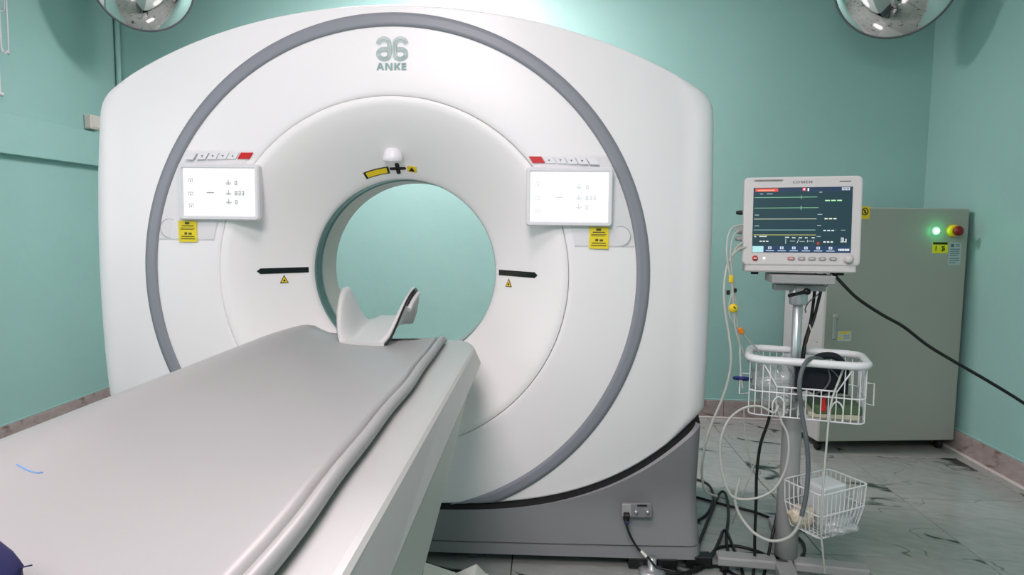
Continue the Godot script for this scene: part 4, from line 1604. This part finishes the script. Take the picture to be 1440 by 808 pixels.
	cable("sensor_cable", "thin white lead hanging straight down past the lower basket", [Vector3(1.015, 0.798, -2.320), Vector3(0.979, 0.764, -2.270), Vector3(0.945, 0.699, -2.240), Vector3(0.929, 0.633, -2.220), Vector3(0.922, 0.554, -2.210), Vector3(0.915, 0.474, -2.200), Vector3(0.909, 0.382, -2.190), Vector3(0.909, 0.287, -2.190), Vector3(0.924, 0.198, -2.200), Vector3(0.943, 0.115, -2.220)], 0.0034, M.cable_white)
	cable("sensor_cable", "thin grey lead crossing diagonally behind the white loop", [Vector3(0.715, 0.609, -2.420), Vector3(0.730, 0.513, -2.440), Vector3(0.752, 0.428, -2.460), Vector3(0.779, 0.363, -2.480), Vector3(0.825, 0.300, -2.520), Vector3(0.903, 0.223, -2.580)], 0.0022, M.cable_white)
	cable("sensor_cable", "thin pale lead slanting down behind the white loop", [Vector3(0.822, 0.643, -2.400), Vector3(0.803, 0.547, -2.420), Vector3(0.779, 0.432, -2.450), Vector3(0.755, 0.313, -2.480), Vector3(0.744, 0.229, -2.520), Vector3(0.743, 0.110, -2.600)], 0.0022, M.cable_white)
	# black cables
	cable("black_cable", "black cord sagging from under the monitor across the cabinet to the right", [Vector3(0.979, 1.123, -2.500), Vector3(0.995, 1.109, -2.440), Vector3(1.023, 1.074, -2.420), Vector3(1.087, 1.013, -2.420), Vector3(1.180, 0.955, -2.430), Vector3(1.260, 0.913, -2.440), Vector3(1.355, 0.845, -2.450), Vector3(1.462, 0.784, -2.460), Vector3(1.590, 0.715, -2.480), Vector3(1.732, 0.633, -2.500), Vector3(1.904, 0.518, -2.520)] + [Vector3(2.12, 0.42, -2.55), Vector3(2.33, 0.40, -2.58)], 0.0058, M.cable_black)
	var ws := thing("wall_socket", "white wall socket low on the right wall beside the cabinet", "socket", at(Vector3(RX, 0.40, -2.58)))
	st = mb()
	rbox(st, Vector3(0.086, 0.086, 0.012), at(Vector3(-0.006, 0, 0), Vector3(0, PI / 2, 0)), 0.003, 0.006)
	obj("face_plate", st, M.socket_box, ws)
	st = mb()
	rbox(st, Vector3(0.04, 0.04, 0.032), at(Vector3(-0.027, 0, 0), Vector3(0, PI / 2, 0)), 0.005, 0.008)
	obj("plug", st, M.black, ws)
	cable("black_cable", "black cord dropping from the monitor plate behind the pole", [Vector3(0.959, 1.094, -2.470), Vector3(0.961, 1.054, -2.470), Vector3(0.959, 0.977, -2.475), Vector3(0.952, 0.912, -2.475), Vector3(0.936, 0.854, -2.470), Vector3(0.925, 0.798, -2.460), Vector3(0.911, 0.725, -2.440)], 0.0055, M.cable_black)
	cable("black_cable", "second black cord slanting down beside the stand pole", [Vector3(0.990, 1.095, -2.460), Vector3(0.982, 1.055, -2.460), Vector3(0.970, 0.978, -2.465), Vector3(0.958, 0.922, -2.465), Vector3(0.941, 0.876, -2.460), Vector3(0.927, 0.821, -2.450), Vector3(0.920, 0.751, -2.440)], 0.0055, M.cable_black)
	cable("thin_wire", "thin dark wire curling under the monitor beside the pole", [Vector3(1.005, 1.096, -2.450), Vector3(1.000, 1.061, -2.450), Vector3(0.969, 1.025, -2.450), Vector3(0.936, 0.994, -2.450), Vector3(0.923, 0.969, -2.450), Vector3(0.926, 0.954, -2.450)], 0.002, M.cable_grey, "wire")
	cable("thin_wire", "thin cream wire looping over the back of the basket rail", [Vector3(0.940, 0.913, -2.450), Vector3(0.949, 0.883, -2.450), Vector3(0.939, 0.847, -2.450), Vector3(0.928, 0.816, -2.450), Vector3(0.926, 0.777, -2.440), Vector3(0.935, 0.746, -2.440)], 0.0022, M.latex, "wire")
	cable("black_cable", "black cord hanging from the upper basket down to the floor", [Vector3(0.790, 0.628, -2.360), Vector3(0.787, 0.571, -2.380), Vector3(0.772, 0.488, -2.400), Vector3(0.770, 0.374, -2.420), Vector3(0.772, 0.268, -2.420), Vector3(0.773, 0.138, -2.420), Vector3(0.776, 0.044, -2.420), Vector3(0.746, 0.019, -2.340)], 0.0055, M.cable_black)
	cable("black_cable", "black cord slanting from the lower column to the stand base", [Vector3(0.887, 0.266, -2.500), Vector3(0.868, 0.192, -2.480), Vector3(0.844, 0.124, -2.450), Vector3(0.818, 0.032, -2.420), Vector3(0.787, 0.010, -2.360)], 0.0055, M.cable_black)
	cable("floor_cable", "black cable on the floor running from the scanner toward the lower basket", [Vector3(0.707, 0.007, -3.118), Vector3(0.735, 0.007, -3.095), Vector3(0.846, 0.007, -3.015), Vector3(0.937, 0.007, -2.960), Vector3(1.012, 0.007, -2.870), Vector3(1.088, 0.007, -2.786)], 0.006, M.cable_black)
	cable("floor_cable", "black cable curling out beside the scanner base on the floor", [Vector3(0.724, 0.007, -3.365), Vector3(0.785, 0.007, -3.321), Vector3(0.813, 0.007, -3.249), Vector3(0.796, 0.007, -3.108), Vector3(0.735, 0.007, -2.945), Vector3(0.676, 0.007, -2.860), Vector3(0.614, 0.007, -2.820)], 0.006, M.cable_black)
	cable("floor_cable", "black cable folded into a tall narrow loop on the floor", [Vector3(0.539, 0.014, -2.379), Vector3(0.573, 0.014, -2.493), Vector3(0.650, 0.014, -2.694), Vector3(0.766, 0.014, -2.984), Vector3(0.834, 0.014, -3.145), Vector3(0.860, 0.014, -3.155), Vector3(0.845, 0.014, -3.046), Vector3(0.805, 0.014, -2.882), Vector3(0.742, 0.014, -2.675), Vector3(0.705, 0.014, -2.502), Vector3(0.657, 0.014, -2.378)], 0.006, M.cable_black)
	cable("floor_cable", "black cable bent to a peak in front of the tall loop", [Vector3(0.508, 0.022, -2.362), Vector3(0.577, 0.022, -2.413), Vector3(0.640, 0.022, -2.498), Vector3(0.708, 0.022, -2.644), Vector3(0.742, 0.022, -2.722), Vector3(0.754, 0.022, -2.710), Vector3(0.744, 0.022, -2.580), Vector3(0.735, 0.022, -2.461), Vector3(0.718, 0.022, -2.347)], 0.006, M.cable_black)
	cable("floor_cable", "black cable arching along the floor to the stand base", [Vector3(0.585, 0.007, -2.427), Vector3(0.654, 0.007, -2.552), Vector3(0.700, 0.007, -2.607), Vector3(0.770, 0.007, -2.624), Vector3(0.847, 0.007, -2.577), Vector3(0.869, 0.007, -2.522)], 0.006, M.cable_black)
	cable("floor_cable", "short black cable curl beside the stand column", [Vector3(1.018, 0.007, -2.736), Vector3(1.040, 0.007, -2.718), Vector3(1.040, 0.007, -2.656), Vector3(1.011, 0.007, -2.577), Vector3(0.963, 0.007, -2.512)], 0.006, M.cable_black)
	cable("floor_cable", "black cable coiled at the scanner foot by the picture's lower edge", [Vector3(0.428, 0.010, -2.410), Vector3(0.474, 0.010, -2.383), Vector3(0.555, 0.010, -2.403), Vector3(0.601, 0.010, -2.438), Vector3(0.668, 0.010, -2.448), Vector3(0.693, 0.010, -2.398), Vector3(0.731, 0.010, -2.355)], 0.006, M.cable_black)
	var c := thing("signal_cable", "dark cable with blue plug in the socket low on the scanner base", "cable", at(Vector3(0.311, 0.211, -2.420)))
	var o: Vector3 = Vector3(0.311, 0.211, -2.420)
	st = mb()
	var pts := []
	for p in [Vector3(0.306, 0.204, -2.405), Vector3(0.308, 0.182, -2.390), Vector3(0.321, 0.147, -2.385), Vector3(0.341, 0.113, -2.380), Vector3(0.364, 0.087, -2.375), Vector3(0.387, 0.072, -2.370), Vector3(0.411, 0.046, -2.360), Vector3(0.442, 0.042, -2.350), Vector3(0.478, 0.040, -2.340)]:
		pts.append(p - o)
	tube(st, curve(pts, 7), 0.0042, 8)
	obj("lead", st, M.cable_black, c)
	st = mb()
	rbox(st, Vector3(0.022, 0.030, 0.020), at(Vector3(-0.002, -0.004, 0.014), Vector3(0.3, 0, 0)), 0.004)
	obj("plug", st, M.cable_black, c)
	st = mb()
	rbox(st, Vector3(0.016, 0.012, 0.016), at(Vector3(-0.002, -0.024, 0.018), Vector3(0.3, 0, 0)), 0.003)
	obj("plug_sleeve", st, M.blue, c)
	st = mb()
	rod(st, Vector3(0.359, 0.095, -2.376) - o, Vector3(0.379, 0.076, -2.371) - o, 0.0055, 8)
	obj("marker_sleeve", st, M.paper, c)

# ------------------------------------------------------------------ things in the baskets
func crumple(st: SurfaceTool, size: Vector3, seed_v: int, t: Transform3D, rough := 0.35):
	var n := FastNoiseLite.new()
	n.seed = seed_v
	n.frequency = 1.3
	n.fractal_octaves = 3
	var rows := []
	for i in 17:
		var a := PI * i / 16.0
		var row := []
		for k in 28:
			var b := TAU * k / 28.0
			var d := Vector3(sin(a) * cos(b), cos(a), sin(a) * sin(b))
			var f := 1.0 + rough * n.get_noise_3dv(d * 1.6)
			row.append(t * (d * f * size * 0.5))
		rows.append(row)
	grid(st, rows, true, false, 0)

func build_basket_items():
	var yaw := Basis.from_euler(Vector3(0, STAND_YAW, 0))
	var bt := Transform3D(yaw, STAND + Vector3(0.025, 0, 0.03))
	# folded cuff
	var t := thing("pressure_cuff", "folded dark navy blood pressure cuff in the upper basket", "cuff", bt * at(Vector3(0.045, 0.69, 0.03)))
	var st := mb()
	var loops := []
	for i in 9:
		var x := lerpf(-0.08, 0.085, i / 8.0)
		var l := []
		for p in rr(0.095 + 0.008 * sin(i * 1.7), 0.10 + 0.006 * sin(i * 2.3), 0.022, 4):
			l.append(Vector3(x, p.y + 0.05 + 0.006 * sin(i * 1.1), p.x))
		loops.append(l)
	loft(st, loops, 0)
	obj("fabric", st, M.cuff, t)
	st = mb()
	tube(st, curve([Vector3(-0.03, 0.1, 0.0), Vector3(0.0, 0.125, 0.0), Vector3(0.045, 0.128, 0.0), Vector3(0.075, 0.10, 0.0)], 6), 0.012, 8)
	obj("strap", st, M.cuff, t)
	for q in [[0.0, 0.02], [0.03, 0.035]]:
		st = mb()
		tube(st, curve([Vector3(-0.02 + q[0], 0.0, 0.052), Vector3(0.012 + q[0], 0.025, 0.058), Vector3(0.028 + q[0], 0.06, 0.056), Vector3(0.02, 0.09 + q[1] * 0.3, 0.052)], 6), 0.0028, 6)
		obj("tube", st, M.cable_grey, t)
	# coiled lead bundle
	st = mb()
	var rng := RandomNumberGenerator.new()
	rng.seed = 5
	var pts := []
	for i in 46:
		var a := i * 0.62
		pts.append(bt * Vector3(-0.085 + cos(a) * (0.055 + rng.randf() * 0.02), 0.622 + i * 0.0018 + rng.randf() * 0.012, 0.015 + sin(a) * (0.055 + rng.randf() * 0.02)))
	tube(st, curve(pts, 5), 0.0024, 6)
	tag(obj("coiled_lead", st, M.cable_white), "pale lead coiled up in the left half of the upper basket", "cable")
	# clear plastic bag
	st = mb()
	crumple(st, Vector3(0.15, 0.17, 0.17), 8, bt * at(Vector3(-0.095, 0.705, 0.02)), 0.5)
	tag(obj("plastic_bag", st, M.film), "clear crumpled plastic bag in the left half of the upper basket", "bag")
	st = mb()
	rbox(st, Vector3(0.15, 0.035, 0.15), bt * at(Vector3(0.095, 0.645, 0.02), Vector3(0, 0.1, 0.05)), 0.008)
	tag(obj("packet", st, M.green_pack), "green packet lying on the bottom of the upper basket", "packet")
	st = mb()
	rbox(st, Vector3(0.16, 0.02, 0.17), bt * at(Vector3(0.085, 0.624, 0.01), Vector3(0, 0.05, 0)), 0.005)
	tag(obj("packet", st, M.pale_pack), "pale flat packet under the green one in the upper basket", "packet")
	st = mb()
	rbox(st, Vector3(0.014, 0.05, 0.010), bt * at(Vector3(0.055, 0.665, 0.098), Vector3(0, 0, 0.05)), 0.002)
	tag(obj("red_tab", st, M.red), "small red tab standing behind the front wires of the upper basket", "tab")
	# blue strap hanging off the left of the basket
	t = thing("blue_strap", "blue plastic band clipped to the left side of the upper basket", "band", bt * at(Vector3(-0.208, 0.715, 0.03)))
	st = mb()
	var lp := []
	for i in 20:
		var a := TAU * i / 20.0
		lp.append(Vector3(cos(a) * 0.026, sin(a) * 0.008, sin(a) * 0.03))
	tube(st, lp, 0.0062, 8, true)
	obj("band", st, M.blue, t)
	# lower basket
	var lb: Vector3 = Vector3(0.980, 0.380, -2.344)
	st = mb()
	rbox(st, Vector3(0.11, 0.150, 0.085), at(Vector3(lb.x + 0.005, 0.305, lb.z - 0.01), Vector3(0.05, 0.45, 0.03)), 0.006, 0.012)
	tag(obj("plastic_box", st, M.bag), "cloudy white plastic box standing in the lower basket", "box")
	st = mb()
	crumple(st, Vector3(0.085, 0.075, 0.085), 3, at(Vector3(lb.x - 0.078, 0.262, lb.z + 0.012)), 0.35)
	tag(obj("crumpled_glove", st, M.latex), "crumpled cream glove in the left corner of the lower basket", "glove")
	st = mb()
	crumple(st, Vector3(0.14, 0.06, 0.10), 13, at(Vector3(lb.x + 0.02, 0.256, lb.z + 0.055), Vector3(0, 0.5, 0)), 0.8)
	tag(obj("plastic_wrap", st, M.film), "clear crumpled wrapping at the front of the lower basket", "wrapping")

# folded board of real thickness from four corners
func sheet(st: SurfaceTool, c: Array, th := 0.002):
	var n: Vector3 = (c[1] - c[0]).cross(c[3] - c[0]).normalized() * th
	var b := []
	for p in c:
		b.append(p - n)
	loft(st, [b, c], -1)

func build_small_items():
	# navy pad at the near left of the mattress
	var st := mb()
	crumple(st, Vector3(0.26, 0.10, 0.125), 31, Transform3D.IDENTITY, 0.10)
	var pad := thing("positioning_pad", "navy blue fabric pad on the near left of the mattress", "pad", at(Vector3(-0.589, 0.869, -0.620) + Vector3(-0.058, 0.026, 0), Vector3(0, 0.0, 0.0)))
	obj("cover", st, M.navy, pad)
	st = mb()
	rod(st, Vector3(0.128, 0.01, -0.01), Vector3(0.139, 0.012, -0.012), 0.0008, 5)
	obj("loose_thread", st, M.navy, pad)
	# open white carton below the couch
	var o := Vector3(-0.27, 0.0, -2.08)
	var t := thing("carton", "white open carton with raised flaps on the floor below the couch", "carton", at(o))
	st = mb()
	rbox(st, Vector3(0.20, 0.11, 0.14), at(Vector3(0, 0.055, 0)), 0.002)
	obj("box", st, M.paper, t)
	st = mb()
	sheet(st, [Vector3(-0.368, 0.177, -2.080) - o, Vector3(-0.269, 0.158, -2.060) - o, Vector3(-0.272, 0.096, -2.020) - o, Vector3(-0.381, 0.079, -2.050) - o])
	obj("flap", st, M.paper, t)
	st = mb()
	sheet(st, [Vector3(-0.272, 0.132, -2.100) - o, Vector3(-0.203, 0.176, -2.080) - o, Vector3(-0.210, 0.098, -2.020) - o, Vector3(-0.275, 0.084, -2.040) - o])
	sheet(st, [Vector3(-0.203, 0.176, -2.080) - o, Vector3(-0.177, 0.125, -2.120) - o, Vector3(-0.156, 0.077, -2.060) - o, Vector3(-0.210, 0.098, -2.020) - o])
	obj("flap", st, M.paper, t)
